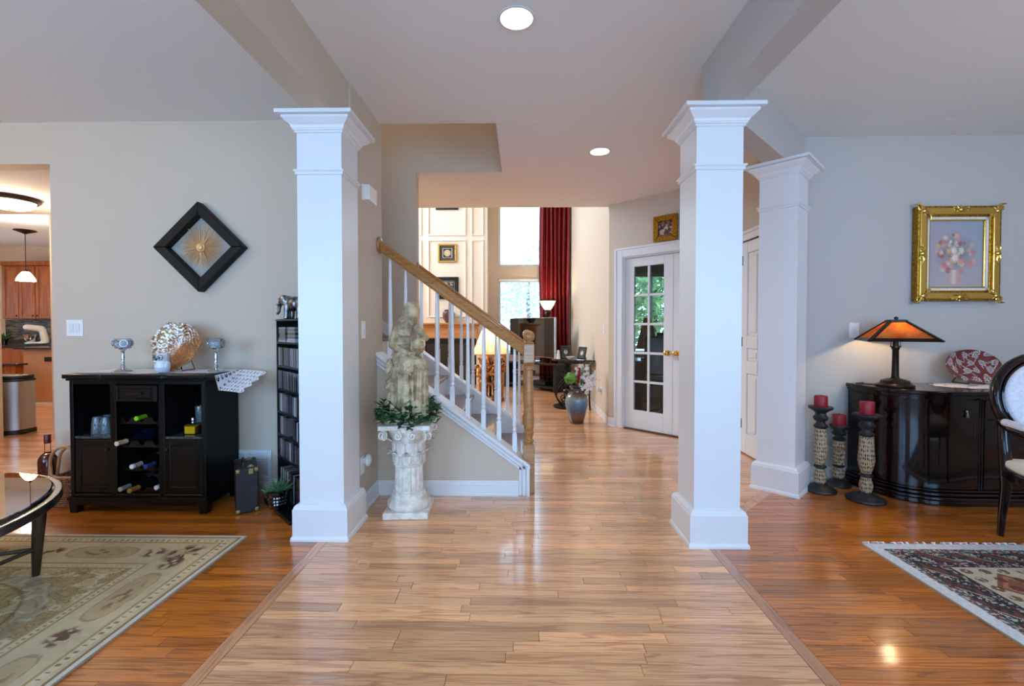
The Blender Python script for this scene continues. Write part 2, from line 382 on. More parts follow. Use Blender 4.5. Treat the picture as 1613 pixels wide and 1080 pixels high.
while y < 10.2:
    y1 = y + ROW; ym = (y + y1) / 2
    cuts = []
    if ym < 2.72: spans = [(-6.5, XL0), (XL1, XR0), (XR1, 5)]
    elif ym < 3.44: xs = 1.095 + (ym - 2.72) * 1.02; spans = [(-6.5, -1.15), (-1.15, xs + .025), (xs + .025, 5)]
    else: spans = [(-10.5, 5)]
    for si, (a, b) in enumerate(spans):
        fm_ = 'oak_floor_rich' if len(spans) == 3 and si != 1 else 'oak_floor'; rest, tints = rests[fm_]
        x = a - (random.uniform(0, 0.7) if a < -5 or ym > 2.72 else 0); first = True
        while x < b - 0.02:
            L = random.choice([.35, .5, .62, .75, .9, 1.05, 1.2]) * random.uniform(.85, 1.15)
            if first and a > -5: L *= random.uniform(.4, 1)
            first = False
            x2 = min(x + L, b)
            if b - x2 < .12: x2 = b
            xa = max(x, a)
            t = random.random()
            inview = 1.45 < ym < 3.3 and xa < ym * 1.15 + .1 and x2 > -ym * 1.18 - .1 and not (x2 < -1.6 and ym < 2.55) and not (xa > 1.95 and ym < 2.52)
            v, f = plank_mb(xa, x2, y, y1)
            if inview and npl < 298:
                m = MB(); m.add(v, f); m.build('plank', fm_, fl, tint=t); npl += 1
            else:
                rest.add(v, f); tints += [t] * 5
            x = x2
    y = y1
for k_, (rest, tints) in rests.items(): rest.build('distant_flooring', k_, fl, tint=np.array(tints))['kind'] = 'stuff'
# border strips let into the floor
def strip(x0, x1, ya, yb):
    yy = ya
    while yy < yb - .01:
        y2 = min(yy + random.choice([.8, 1.1, 1.4]), yb)
        v, f = plank_mb(x0, x1, yy, y2, .0004); m = MB(); m.add(v, f); m.build('border_strip', 'oak_strip', fl, tint=random.random()); yy = y2
strip(XL0, XL1, -1.75, 2.6); strip(XR0, XR1, -1.75, 2.55)
m = MB(); m.cbox((1.50, 3.06, -.0018), (1.10, .062, .006), R(45)); m.build('border_strip', 'oak_strip', fl, tint=.5)

wl = MB()
wl.box(-3.457, -1.10, W0, 3.42, 0, CZ + .4); wl.box(-4.7, -3.457, W0, 3.42, 2.417, CZ + .4); wl.box(-6.5, -4.7, W0, 3.42, 0, CZ + .4)
struct('wall_living', wl, 'wall')
struct('wall_stub', MB().box(-1.17, -1.045, 2.80, W0 + .12, 0, CZ + .3), 'wall')
struct('wall_dining', MB().box(2.15, 5, D0, D0 + .12, 0, CZ), 'wall_dining')
# 45 degree wall with the french doors; local x runs along the wall from its far left end
P0 = (1.09, 5.65); AW = -PI / 4
fw = sempty('wall_study', (P0[0], P0[1], 0), AW)
q = MB(); q.box(0, .2, 0, .12, 0, CZ); q.box(.2, 1.44, 0, .12, 2.06, CZ); q.box(1.44, 1.50, 0, .12, 0, CZ)
struct('wall_angled', q, 'wall', fw)
q = MB(); q.box(2.15, 2.27, 3.70, 3.74, 0, CZ); q.box(2.15, 2.27, 4.46, 4.66, 0, CZ); q.box(2.15, 2.27, 3.74, 4.46, 2.06, CZ)
struct('wall_closet', q, 'wall')
struct('wall_closet_inside', MB().box(2.9, 3.0, 3.78, 4.9, 0, CZ), 'wall')
# family room shell (two storeys)
struct('wall_family_right', MB().box(1.09, 1.2, 5.65, 10.0, 0, 5.3), 'wall')
q = MB()
for x0, x1, z0, z1 in ((-5.1, -4.85, 0, 5.3), (-3.95, -.49, 0, 5.3), (-4.85, -3.95, 0, .6), (-4.85, -3.95, 4.4, 5.3), (.97, 1.2, 0, 5.3), (-.49, .97, 0, .59), (-.49, .97, 2.27, 2.55), (-.49, .97, 4.45, 5.3)):
    q.box(x0, x1, 10.0, 10.15, z0, z1)
struct('wall_family_back', q, 'wall')
struct('wall_family_upper', MB().box(-5.0, 1.2, 5.64, 5.74, CZ + .1, 5.3), 'wall')
struct('wall_stair_far', MB().box(-3.3, -1.02, 4.445, 4.56, 0, 3.75), 'wall')
q = MB(); q.box(-1.02, -.185, 4.445, 4.56, CZ + .002, 3.75); q.box(-.185, -.07, 3.38, 4.56, CZ + .002, 5.3); q.box(-3.3, -.07, 3.30, 3.38, CZ + .12, 5.3); q.box(-3.4, -3.3, 3.36, 4.56, 2.75, 5.3)
struct('wall_stairwell_upper', q, 'wall')
# ceilings
q = MB()
q.box(-6.5, 5, -1.8, 3.375, CZ, CZ + .12); q.box(-.18, 5, 3.38, 4.45, CZ, CZ + .12); q.box(-5.0, 5, 4.45, 5.74, CZ, CZ + .12); q.box(-6.5, -3.3, 3.375, 4.45, CZ, CZ + .12)
struct('ceiling', q, 'ceiling')
struct('ceiling_family', MB().box(-5.1, 1.2, 3.3, 10.2, 5.3, 5.4), 'ceiling')
struct('ceiling_study', MB().box(1.2, 5, 5.74, 8.1, CZ, CZ + .1), 'ceiling')
struct('ceiling_passage', MB().box(-6.4, -3.3, 3.42, 4.86, 2.44, 2.54), 'ceiling')
struct('ceiling_kitchen', MB().box(-10.5, -4.9, 4.86, 8.4, CZ, CZ + .1), 'ceiling')
# remaining shell of the front rooms, with their windows (behind the camera)
q = MB()
for x0, x1, z0, z1 in ((-6.5, -4.5, 0, CZ), (-2.1, -.85, 0, CZ), (.85, 2.0, 0, CZ), (4.0, 5, 0, CZ), (-4.5, -2.1, 0, .6), (-4.5, -2.1, 2.3, CZ), (-.85, .85, 2.45, CZ), (-.85, .85, 0, .25), (2, 4, 0, .6), (2, 4, 2.3, CZ)):
    q.box(x0, x1, -1.95, -1.8, z0, z1)
struct('wall_front', q, 'wall')
def window(name, x0, x1, z0, z1, y, nx, nz, fr=.05, pane='pane'):
    e = sempty(name, ((x0 + x1) / 2, y, z0)); w2 = (x1 - x0) / 2; h = z1 - z0
    q = MB(); q.box(-w2, w2, -.03, .03, 0, fr); q.box(-w2, w2, -.03, .03, h - fr, h); q.box(-w2, -w2 + fr, -.03, .03, fr, h - fr); q.box(w2 - fr, w2, -.03, .03, fr, h - fr)
    struct('window_frame', q, 'white', e)
    for i in range(1, nx): struct('glazing_bar', MB().box(-w2 + i * 2 * w2 / nx - .012, -w2 + i * 2 * w2 / nx + .012, -.02, .02, fr, h - fr), 'white', e)
    for i in range(1, nz): struct('glazing_bar', MB().box(-w2 + fr, w2 - fr, -.019, .019, i * h / nz - .012, i * h / nz + .012), 'white', e)
    if pane: struct('pane', MB().box(-w2 + fr, w2 - fr, -.003, .003, fr, h - fr), pane, e)
    return e
window('window_1', -4.5, -2.1, .6, 2.3, -1.87, 3, 2); window('window_2', -.85, .85, .25, 2.45, -1.87, 2, 3); window('window_3', 2, 4, .6, 2.3, -1.87, 2, 2)
window('window_4', -.49, .97, .59, 2.27, 10.09, 1, 1); window('window_5', -.49, .97, 2.55, 4.45, 10.09, 1, 1); window('window_6', -4.85, -3.95, .6, 4.4, 10.09, 1, 2)
struct('wall_family_left', MB().box(-5.1, -5.0, 4.85, 10.0, 0, 3.0).box(-5.1, -5.0, 4.85, 6.0, 3, 5.3).box(-5.1, -5, 9.7, 10, 3, 5.3).box(-5.1, -5, 6, 9.7, 4.9, 5.3), 'wall')
w8 = window('window_added_8', -1.85, 1.85, 3.0, 4.9, 0, 4, 1); w8.location = (-5.06, 7.85, 3.0); w8.rotation_euler[2] = R(90)  # added window, an opening for the family fill light
struct('wall_living_side', MB().box(-6.6, -6.5, -1.95, 4.86, 0, CZ), 'wall')
struct('wall_dining_side', MB().box(5, 5.1, -1.95, 8.1, 0, CZ), 'wall_dining')
# study behind the french doors
q = MB(); q.box(1.2, 1.6, 8.0, 8.12, 0, CZ); q.box(3.0, 5, 8.0, 8.12, 0, CZ); q.box(1.6, 3.0, 8.0, 8.12, 0, .75); q.box(1.6, 3.0, 8.0, 8.12, 2.15, CZ)
struct('wall_study_back', q, 'wall')
struct('wall_study_side', MB().box(3.6, 3.7, 4.9, 8.0, 0, CZ), 'wall')
window('window_7', 1.6, 3.0, .75, 2.15, 8.06, 2, 1)
# kitchen shell
struct('wall_passage', MB().box(-7.4, -5.665, 4.75, 4.86, 0, CZ), 'wall')
struct('wall_passage_header', MB().box(-5.665, -5.0, 4.752, 4.86, 2.441, CZ), 'wall')
struct('wall_kitchen_back', MB().box(-10.5, -4.9, 8.32, 8.42, 0, CZ), 'wall')
struct('wall_kitchen_side', MB().box(-10.6, -10.5, 4.8, 5.2, 0, CZ).box(-10.6, -10.5, 7.4, 8.42, 0, CZ).box(-10.6, -10.5, 5.2, 7.4, 0, 1.0).box(-10.6, -10.5, 5.2, 7.4, 2.2, CZ), 'wall')
w9 = window('window_added_9', -1.1, 1.1, 1.0, 2.2, 0, 3, 1); w9.location = (-10.55, 6.3, 1.0); w9.rotation_euler[2] = R(90)  # added window that goes with the kitchen fill light
struct('wall_kitchen_front', MB().box(-10.5, -7.4, 4.75, 4.86, 0, CZ), 'wall')
struct('wall_kitchen_right', MB().box(-5.0, -4.9, 3.42, 8.42, 0, CZ) if False else MB().box(-5.0, -4.95, 4.86, 8.42, 0, CZ), 'wall')
struct('wall_passage_side', MB().box(-3.40, -3.3, 3.42, 4.86, 0, CZ), 'wall')
struct('wall_passage_far', MB().box(-5.0, -3.3, 4.80, 4.86, 0, CZ), 'wall')
# beams of the two archways
struct('wall_beam_left', MB().box(-1.195, -1.055, -1.8, 2.85, BZ, CZ), 'wall')
q = MB(); q.prism([(1.045, -1.8), (1.18, -1.8), (1.18, 2.60), (2.28, 3.70), (2.08, 3.70), (1.045, 2.665)], BZ, CZ, 'z')
struct('wall_beam_right', q, 'wall_dining')
# baseboards
def baseboard(name, p, q_, side=1, parent=None, h=.105, t=.014):
    p, q_ = Vector((*p, 0)), Vector((*q_, 0)); L = (q_ - p).length; a = math.atan2(q_.y - p.y, q_.x - p.x)
    prof = [(0, 0), (-t - .012, 0), (-t - .012, .012), (-t - .006, .02), (-t, .024), (-t, h - .025), (-t + .004, h - .018), (-t + .004, h - .008), (-.003, h), (0, h)]
    mb = MB().prism([(u * side, v) for u, v in prof], 0, L, 'x')
    e = struct(name, mb, 'white', parent); e.location = p; e.rotation_euler[2] = a
    return e
baseboard('baseboard_living', (-3.455, W0), (-1.17, W0)); baseboard('baseboard_stub', (-1.045, W0 - .02), (-1.045, 2.86), -1)
baseboard('baseboard_dining', (2.1, D0), (5, D0)); baseboard('baseboard_family', (1.09, 10), (1.09, 5.65), -1)
baseboard('baseboard_study', (0, 0), (.11, 0), 1, fw); baseboard('baseboard_passage', (-6.4, 4.75), (-5.665, 4.75)); baseboard('baseboard_family_back', (-.7, 10), (1.09, 10))
# french doors
cs = MB()
for x0, x1, z0, z1 in ((.105, .2, 0, 2.15), (1.44, 1.49, 0, 2.15), (.2, 1.44, 2.055, 2.15)): cs.box(x0, x1, -.02, .0, z0, z1)
for x0, x1, z0, z1 in ((.095, .12, 0, 2.165), (.105, 1.49, 2.14, 2.165)): cs.box(x0, x1, -.03, 0, z0, z1)
struct('trim_1', cs, 'white', fw, bevel=.004)
q = MB(); q.box(.2, .212, 0, .12, 0, 2.055); q.box(1.428, 1.44, 0, .12, 0, 2.055); q.box(.212, 1.428, 0, .12, 2.043, 2.055)
struct('trim_2', q, 'white', fw)
mat('sill_wood', (92, 48, 22), .3)
struct('trim_3', MB().box(.212, 1.428, .0, .12, 0, .012), 'sill_wood', fw)
def french(name, x0, x1, hand):
    d = sempty(name, (x0, .035, 0)); d.parent = fw; Wd = x1 - x0; sl, tr, br, H0, H1 = .112, .105, .235, .014, 2.04; t = .04
    f = MB(); f.box(0, sl, 0, t, H0, H1); f.box(Wd - sl, Wd, 0, t, H0, H1); f.box(sl, Wd - sl, 0, t, H1 - tr, H1); f.box(sl, Wd - sl, 0, t, H0, br)
    struct('door_frame', f, 'white', d, bevel=.003)
    gx0, gx1, gz0, gz1 = sl, Wd - sl, br, H1 - tr; bw = .028
    struct('glazing_bar', MB().box((gx0 + gx1) / 2 - bw / 2, (gx0 + gx1) / 2 + bw / 2, .004, t - .004, gz0, gz1), 'white', d, bevel=.004)
    for k in range(1, 5):
        z = gz0 + (gz1 - gz0) * k / 5; struct('glazing_bar', MB().box(gx0, gx1, .004, t - .004, z - bw / 2, z + bw / 2), 'white', d, bevel=.004)
    for i in range(2):
        for k in range(5):
            a = gx0 + (gx1 - gx0) * i / 2 + (bw / 2 if i else 0); b = gx0 + (gx1 - gx0) * (i + 1) / 2 - (0 if i else bw / 2)
            c = gz0 + (gz1 - gz0) * k / 5 + (bw / 2 if k else 0); e = gz0 + (gz1 - gz0) * (k + 1) / 5 - (bw / 2 if k < 4 else 0)
            struct('pane', MB().box(a, b, .018, .022, c, e), 'pane', d)
    hx = Wd - .05 if hand > 0 else .05
    h = MB(); h.xf(MB().lathe([(0.03, 0), (.032, .004), (.022, .010), (.011, .014), (.011, .035), (.022, .042), (.029, .055), (.027, .066), (.016, .074), (.002, .076)], 20), (hx, 0, .93), rx=R(90))
    struct('door_knob', h, 'brass', d, smooth=True)
french('door_1', .215, .819, 1); french('door_2', .822, 1.425, -1)
# closet door in the side wall (x = 2.15 face)
cl = sempty('door_3', (2.15, 4.47, 0), -PI / 2)      # local x runs toward the camera, local -y into the hall... 
def closet():
    Wd, H1 = .71, 2.03
    f = MB(); st = .11
    zs = [.0, .20, .78, .90, 1.02, 1.14, 1.92, 2.03]
    f.box(0, st, -.005, .035, .012, H1); f.box(Wd - st, Wd, -.005, .035, .012, H1); f.box(Wd / 2 - .05, Wd / 2 + .05, -.005, .035, .2, 1.92)
    for a, b in ((.012, .20), (.78, .90), (1.02, 1.14), (1.92, H1)): f.box(st, Wd - st, -.005, .035, a, b)
    struct('door_frame', f, 'white', cl, bevel=.005)
    for a, b in ((.20, .78), (.90, 1.02), (1.14, 1.92)):
        for x0, x1 in ((st, Wd / 2 - .05), (Wd / 2 + .05, Wd - st)):
            p = MB(); p.box(x0, x1, .008, .03, a, b); p.box(x0 + .03, x1 - .03, -.001, .01, a + .03, b - .03); struct('door_panel', p, 'white', cl, bevel=.006)
    c = MB(); c.box(-.085, -.005, -.02, 0, 0, 2.12); c.box(Wd + .005, Wd + .06, -.02, 0, 0, 2.12); c.box(-.005, Wd + .005, -.02, 0, 2.04, 2.12); c.box(-.1, Wd + .06, -.035, 0, 2.10, 2.13)
    struct('trim_4', c, 'white', cl, bevel=.004)
    for z in (.29, 1.08, 1.86): struct('hinge', MB().lathe([(.008, 0), (.008, .09)], 10, (-.002, -.01, z - .045)).box(0, .03, -.008, -.005, z - .045, z + .045), 'bronze', cl)
    k = MB(); k.xf(MB().lathe([(.028, 0), (.03, .004), (.012, .01), (.01, .04), (.01, .05)], 16), (Wd - .06, -.005, .93), rx=R(90)); k.tube([(Wd - .06, -.05, .93), (Wd - .10, -.052, .932), (Wd - .15, -.05, .928)], .008)
    struct('door_lever', k, 'brass', cl, smooth=True)
closet()
for o in cl.children: pass
# columns
def column(label, loc, rz=0.0):
    t = thing('square_column', label, 'column', loc, rz)
    MB().sq([(.1275, .18), (.1275, 2.36)]).build('shaft', 'white', t)
    MB().sq([(.167, 0), (.167, .012), (.164, .022), (.159, .027), (.158, .027), (.158, .178), (.154, .182), (.152, .192), (.144, .202), (.130, .206)]).build('column_base', 'white', t)
    MB().sq([(.127, 2.083), (.136, 2.085), (.136, 2.099), (.141, 2.102), (.145, 2.108), (.145, 2.112), (.127, 2.116)]).build('neck_moulding', 'white', t)
    cr = [(.127, 2.318), (.137, 2.32), (.137, 2.329), (.141, 2.331), (.145, 2.334), (.145, 2.341), (.149, 2.343), (.150, 2.346)]
    for k in range(7):
        a = k / 6; cr.append((.150 + .036 * (a ** 1.6 if a < .5 else a - .17 * (1 - a)), 2.346 + .038 * a))
    cr += [(.188, 2.386), (.188, 2.398), (.127, 2.40)]
    MB().sq(cr).build('crown_moulding', 'white', t)
    MB().sq([(.212, 2.40), (.212, 2.42)]).build('top_plate', 'white', t)
    return t
column('white square column on the left, against the stair wall stub', (-1.1435, 2.708, 0))
column('free-standing white square column at the right of the hall', (1.094, 2.666, 0))
column('white square column turned diagonally beside the candle holders', (1.975, 3.475, 0), R(45))
# ------------------------------------------------------------------ staircase
KY0, KY1 = 3.285, 3.40
def kz(x): return .222 + .731 * (.065 - x)
struct('wall_stair_knee', MB().prism([(-1.044, 0), (.018, 0), (.018, kz(.018) - .02), (-1.044, kz(-1.044) - .02)], KY0, KY1, 'y'), 'wall')
def band(x0, x1, o0, o1, ya, yb):     # sloped band between offsets o0..o1 below the knee top
    return MB().prism([(x0, kz(x0) - o1), (x1, kz(x1) - o1), (x1, kz(x1) - o0), (x0, kz(x0) - o0)], ya, yb, 'y')
kt = sempty('trim_5')
for i, (o0, o1, t) in enumerate(((.0, .024, .030), (.024, .034, .016), (.034, .056, .022), (.056, .064, .010), (.064, .084, .014))):
    e = i * .02
    x1 = .066 - o1 * .35 if False else .066
    q = band(-1.044, .066 - .9 * o0, o0, o1, KY0 - t, KY0)
    struct('casing', q, 'white', kt, bevel=.003)
for i, (x0, x1, t) in enumerate(((.044, .066, .030), (.036, .044, .016), (.014, .036, .022), (.007, .014, .010), (-.012, .007, .014))):
    o = (.0, .024, .034, .056, .064)[i]
    struct('casing', MB().prism([(x0, 0), (x1, 0), (x1, kz(x1) - o), (x0, kz(x0) - o)], KY0 - t, KY0, 'y'), 'white', kt, bevel=.003)
struct('cap', band(-1.044, .018, -.006, .02, KY0 - .034, KY1 + .02), 'white', kt, bevel=.003)
struct('cap', band(.018, .07, -.006, .02, KY0 - .034, KY0 + .018), 'white', kt, bevel=.003)
baseboard('baseboard_stair', (-1.044, KY0), (-.014, KY0))
# far side
struct('wall_stair_knee_far', MB().prism([(-1.02, 0), (.018, 0), (.018, kz(.018) - .02), (-1.02, kz(-1.02) - .02)], 4.445, 4.55, 'y'), 'white')
kf = sempty('trim_6')
struct('cap', band(-1.02, .05, -.004, .03, 4.42, 4.57), 'white', kf)
struct('casing', MB().prism([(x, kz(x) - .09) for x in (-2.6, -1.02)] + [(x, kz(x) + .03) for x in (-1.02, -2.6)], 4.43, 4.446, 'y'), 'white', kf)
struct('casing', band(-1.02, .04, .03, .10, 4.432, 4.446), 'white', kf)
sd = thing('staircase', 'wooden stair flight with brown treads and white risers climbing to the left', 'staircase', (.03, 3.92, 0))
for n in range(1, 10):
    xn = -.252 * (n - 1); z = .187 * n
    MB().box(xn - .285, xn + .022, -.494, .515, z - .028, z).build('tread', 'oak_tread', sd, bevel=.008, seg=2, tint=random.random())
    MB().box(xn - .016, xn, -.492, .513, z - .187, z - .028).build('riser', 'white', sd)
# balustrade
def rail_profile(w=.03, h=.036):
    return [(-w * .8, -h), (w * .8, -h), (w, -h * .55), (w * .78, -h * .1), (w * .98, h * .45), (w * .7, h * .85), (w * .25, h), (-w * .25, h), (-w * .7, h * .85), (-w * .98, h * .45), (-w * .78, -h * .1), (-w, -h * .55)]
def rail(x0, z0, x1, z1):
    pr = rail_profile(); n = len(pr); d = Vector((x1 - x0, 0, z1 - z0)).normalized(); up = Vector((-d.z, 0, d.x)); up = up if up.z > 0 else -up
    vs = []
    for (x, z) in ((x0, z0), (x1, z1)):
        for a, b in pr:      # plumb cut at both ends
            vs.append((x, a, z + b / up.z))
    return MB().add(vs, [tuple(range(n)), tuple(range(2 * n - 1, n - 1, -1))] + [(i, i + n, (i + 1) % n + n, (i + 1) % n) for i in range(n)])
def rz_(x): return 1.052 + (.028 - x) * .723
def railing(label, loc, xs, x0):
    t = thing('stair_railing', label, 'railing', loc)
    rail(x0 + .02, rz_(x0 + .02), .022, rz_(.022)).build('handrail', 'oak_rail', t, smooth=True, tint=.4)
    MB().xf(MB().lathe([(.0, 0), (.058, 0), (.062, .006), (.060, .014), (.048, .02), (.0, .021)], 28, cap=False), (x0 + .001, 0, rz_(x0) - .005), ry=R(90)).build('rosette', 'oak_rail', t, smooth=True, tint=.3)
    me = None
    for x in xs:
        z0 = kz(x) - .012; L = rz_(x) - .045 - z0
        if me is None:
            q = MB(); s = .0165
            q.box(-s, s, -s, s, -.02, .15)
            q.lathe([(.0165, .15), (.012, .158), (.0115, .162), (.016, .168), (.0165, .178), (.012, .186), (.0115, .192), (.0155, .20), (.0162, .25), (.0095, L + .03)], 14)
            o = q.build('baluster', 'white', t, smooth=True); me = o.data
        else:
            o = bpy.data.objects.new('baluster', me); COL.objects.link(o); o.parent = t
        o.location = (x, 0, z0)
    s = .042; q = MB()
    q.box(.061 - s, .061 + s, -s, s, 0, .355)
    nw = q.build('newel_post', 'oak_rail', t, bevel=.004, tint=.5)
    c = (.061, 0, 0)
    MB().lathe([(.042, .352), (.03, .362), (.028, .368), (.037, .376), (.038, .386), (.030, .394), (.027, .402), (.032, .42), (.037, .442), (.038, .452), (.031, .458), (.031, .464), (.036, .475), (.0385, .52), (.036, .68), (.031, .84), (.029, .905), (.037, .913), (.037, .924), (.028, .931), (.028, .938), (.041, .955)], 24, c).build('newel_shaft', 'oak_rail', t, smooth=True, tint=.55)
    MB().box(.061 - .041, .061 + .041, -.041, .041, .953, 1.10).build('newel_block', 'oak_rail', t, bevel=.01, seg=3, tint=.6)
    MB().lathe([(.034, 1.098), (.036, 1.106), (.026, 1.112), (.024, 1.118), (.034, 1.126), (.041, 1.14), (.043, 1.153), (.040, 1.168), (.031, 1.182), (.016, 1.191), (.001, 1.194)], 24, c).build('newel_ball', 'oak_rail', t, smooth=True, tint=.5)
    return t
XS = [-.962 + .1148 * k for k in range(9)]
railing('near stair railing of oak handrail, white balusters and turned newel post', (0, 3.345, 0), XS, -1.045)
railing('far stair railing seen through the nearer balusters', (0, 4.50, 0), [x + .03 for x in XS[1:]] , -1.02)

# ------------------------------------------------------------------ pedestal, statue, ivy
mat('plaster', (214, 204, 188), .7, rgb2=(236, 230, 218), vscale=22, bump=.25, bscale=45)
def stonemat():
    m, t, b = new_mat('stone'); L = t.links.new; N = t.nodes.new
    tc = N('ShaderNodeTexCoord'); n = N('ShaderNodeTexNoise'); n.inputs['Scale'].default_value = 16; n.inputs['Detail'].default_value = 6; L(tc.outputs['Object'], n.inputs['Vector'])
    v = N('ShaderNodeTexVoronoi'); v.feature = 'DISTANCE_TO_EDGE'; v.inputs['Scale'].default_value = 44; va_ = N('ShaderNodeVectorMath'); va_.operation = 'MULTIPLY_ADD'; L(n.outputs['Color'], va_.inputs[0]); va_.inputs[1].default_value = (.03, .03, .03); L(tc.outputs['Object'], va_.inputs[2]); L(va_.outputs[0], v.inputs['Vector'])
    r = N('ShaderNodeValToRGB'); r.color_ramp.elements[0].color = (*S((142, 120, 84)), 1); r.color_ramp.elements[1].color = (*S((206, 186, 148)), 1); r.color_ramp.elements[0].position = .35; r.color_ramp.elements[1].position = .6
    L(n.outputs['Fac'], r.inputs[0])
    r2 = N('ShaderNodeValToRGB'); r2.color_ramp.elements[0].color = (.16, .14, .11, 1); r2.color_ramp.elements[1].color = (1, 1, 1, 1); r2.color_ramp.elements[1].position = .035; L(v.outputs['Distance'], r2.inputs[0])
    mx = N('ShaderNodeMixRGB'); mx.blend_type = 'MULTIPLY'; mx.inputs[0].default_value = .45; L(r.outputs[0], mx.inputs[1]); L(r2.outputs[0], mx.inputs[2]); L(mx.outputs[0], b.inputs['Base Color'])
    b.inputs['Roughness'].default_value = .8
    bp = N('ShaderNodeBump'); bp.inputs['Strength'].default_value = .5; bp.inputs['Distance'].default_value = .004; L(n.outputs['Fac'], bp.inputs['Height']); L(bp.outputs[0], b.inputs['Normal'])
    MATS['stone'] = m
stonemat()
PX, PY = -.738, 2.985
pd = thing('pedestal', 'cream plaster corinthian pedestal with fluted shaft in front of the stair wall', 'pedestal', (PX, PY, 0), R(3))
MB().box(-.143, .143, -.143, .143, 0, .042).build('plinth', 'plaster', pd, bevel=.006, seg=2)
MB().lathe([(.13, .042), (.138, .05), (.141, .062), (.139, .078), (.130, .092), (.118, .098), (.112, .104), (.114, .112), (.112, .122), (.104, .13), (.104, .138), (.107, .142), (.105, .148), (.095, .152)], 40).build('column_base', 'plaster', pd, smooth=True)
MB().lathe([(.094, .148), (.094, .158), (.093, .16), (.091, .24), (.09, .312), (.094, .316), (.094, .322)], 96, f=lambda r, z, a: r - (.010 * max(0, math.cos(16 * a)) ** .6 if .159 < z < .313 else 0)).build('fluted_shaft', 'plaster', pd, smooth=True)
MB().lathe([(.096, .318), (.101, .322), (.101, .330), (.093, .336), (.094, .40), (.104, .47), (.126, .53), (.152, .568), (.14, .572)], 36).build('capital_bell', 'plaster', pd, smooth=True)
ab = []
for k in range(4):
    for j in range(9):
        a = PI / 2 * k + PI / 4 + (j / 8) * PI / 2; u = abs(j - 4) / 4; r = .138 + .092 * u ** 1.5
        if j < 8: ab.append((r * math.cos(a), r * math.sin(a)))
MB().prism(ab, .57, .60, 'z').build('abacus', 'plaster', pd, bevel=.005, seg=2)
def acanthus(w, h, out):
    def fn(u, v):
        t = (u - .5) * 2; wv = w * (math.sin(PI * min(v * .8 + .2, 1)) ** .7) * (1 - .25 * abs(math.sin(v * 12)))
        o = .012 + out * max(0, v - .55) ** 1.5 * 3.2 - .012 * abs(t); z = h * v - (h * .5) * max(0, v - .78) * (v - .78) * 12 * .6
        return (t * wv, -o - .004 * math.sin(t * 9), z)
    return MB().sheet(8, 12, fn)
l1 = l2 = None
for row, (cnt, z0, r, w_, h_, out) in enumerate(((8, .332, .094, .036, .10, .06), (8, .39, .096, .042, .135, .09))):
    me = None
    for k in range(cnt):
        a = 2 * PI * (k + .5 * row) / cnt
        if me is None:
            o = acanthus(w_, h_, out).build('acanthus_leaf', 'plaster', pd, smooth='all', solid=.007); me = o.data
        else:
            o = bpy.data.objects.new('acanthus_leaf', me); COL.objects.link(o); o.parent = pd
            md = o.modifiers.new('solid', 'SOLIDIFY'); md.thickness = .007; md.offset = 0
        o.location = (r * math.cos(a), r * math.sin(a), z0); o.rotation_euler[2] = a + PI / 2
def spiral(c, r0, turns, sgn, ux, uz=Vector((0, 0, 1)), n=26, th=.008):
    pts, rs = [], []
    for i in range(n):
        t = i / (n - 1); a = sgn * (2 * PI * turns * t) + PI / 2; r = r0 * (1 - .85 * t)
        pts.append(Vector(c) + ux * (r * math.cos(a)) + uz * (r * math.sin(a))); rs.append(th * (1 - .45 * t))
    return MB().tube(pts, rs, 7)
for k in range(4):
    a = PI / 4 + k * PI / 2
    for sg in (-1, 1):
        d = Vector((math.cos(a), math.sin(a), 0)); tg = Vector((-d.y, d.x, 0)) * sg; pl = (d * .55 + tg * -.85).normalized()
        c = d * .196 + tg * -.014 + Vector((0, 0, .535))
        spiral(c, .032, 1.6, 1, d * .8 + tg * -.25).build('volute', 'plaster', pd, smooth=True)
    a2 = k * PI / 2; d = Vector((math.cos(a2), math.sin(a2), 0)); tg = Vector((-d.y, d.x, 0))
    for sg in (-1, 1): spiral(d * .138 + tg * (sg * .045) + Vector((0, 0, .53)), .026, 1.5, sg, tg).build('volute', 'plaster', pd, smooth=True)
    MB().ball(d * .142 + Vector((0, 0, .572)), (.024, .024, .022)).build('rosette', 'plaster', pd, smooth=True)

st = MB()
st.cap((-.075, .03, .02), (-.08, .03, .40), .06, .045); st.cap((-.11, .0, .03), (-.095, .0, .36), .03, .03)      # stump she sits on
for k in range(10): st.cap((-.118 + .022 * math.sin(k * 2), -.03 - .010 * (k % 3), .05 + .035 * k), (-.10 + .014 * math.cos(k), -.042, .08 + .036 * k), .017, .013)
st.box(-.125, .125, -.11, .10, -.02, .03)
st.ball((-.015, .015, .40), (.098, .085, .06))                                # hips
st.cap((-.05, .0, .405), (.03, -.12, .385), .058, .05); st.cap((.01, .01, .41), (.098, -.085, .375), .058, .050)   # thighs
st.cap((.03, -.122, .375), (.02, -.10, .08), .046, .045); st.cap((.105, -.088, .365), (.085, -.07, .08), .045, .05)  # skirt over the shins
st.cap((-.045, -.06, .36), (-.05, -.06, .08), .036, .045); st.ball((.03, -.03, .16), (.085, .07, .13))
for (c0, c1, rr) in ((Vector((.03, -.122, .37)), Vector((.02, -.10, .05)), .05), (Vector((.105, -.088, .36)), Vector((.085, -.07, .05)), .049), (Vector((-.045, -.06, .36)), Vector((-.05, -.06, .05)), .040)):   # hanging folds
    for k in range(7):
        a = R(-200 + 33 * k + 9 * (k % 2)); o_ = Vector((math.cos(a), math.sin(a), 0)) * rr
        p0, p2 = c0 + o_ * .96, c1 + o_ * 1.10; p1 = (p0 + p2) / 2 + Vector((-o_.y, o_.x, 0)) * (.18 * math.sin(k * 2.3))
        st.tube([p0, p1, p2], [.007, .009, .013], 8)
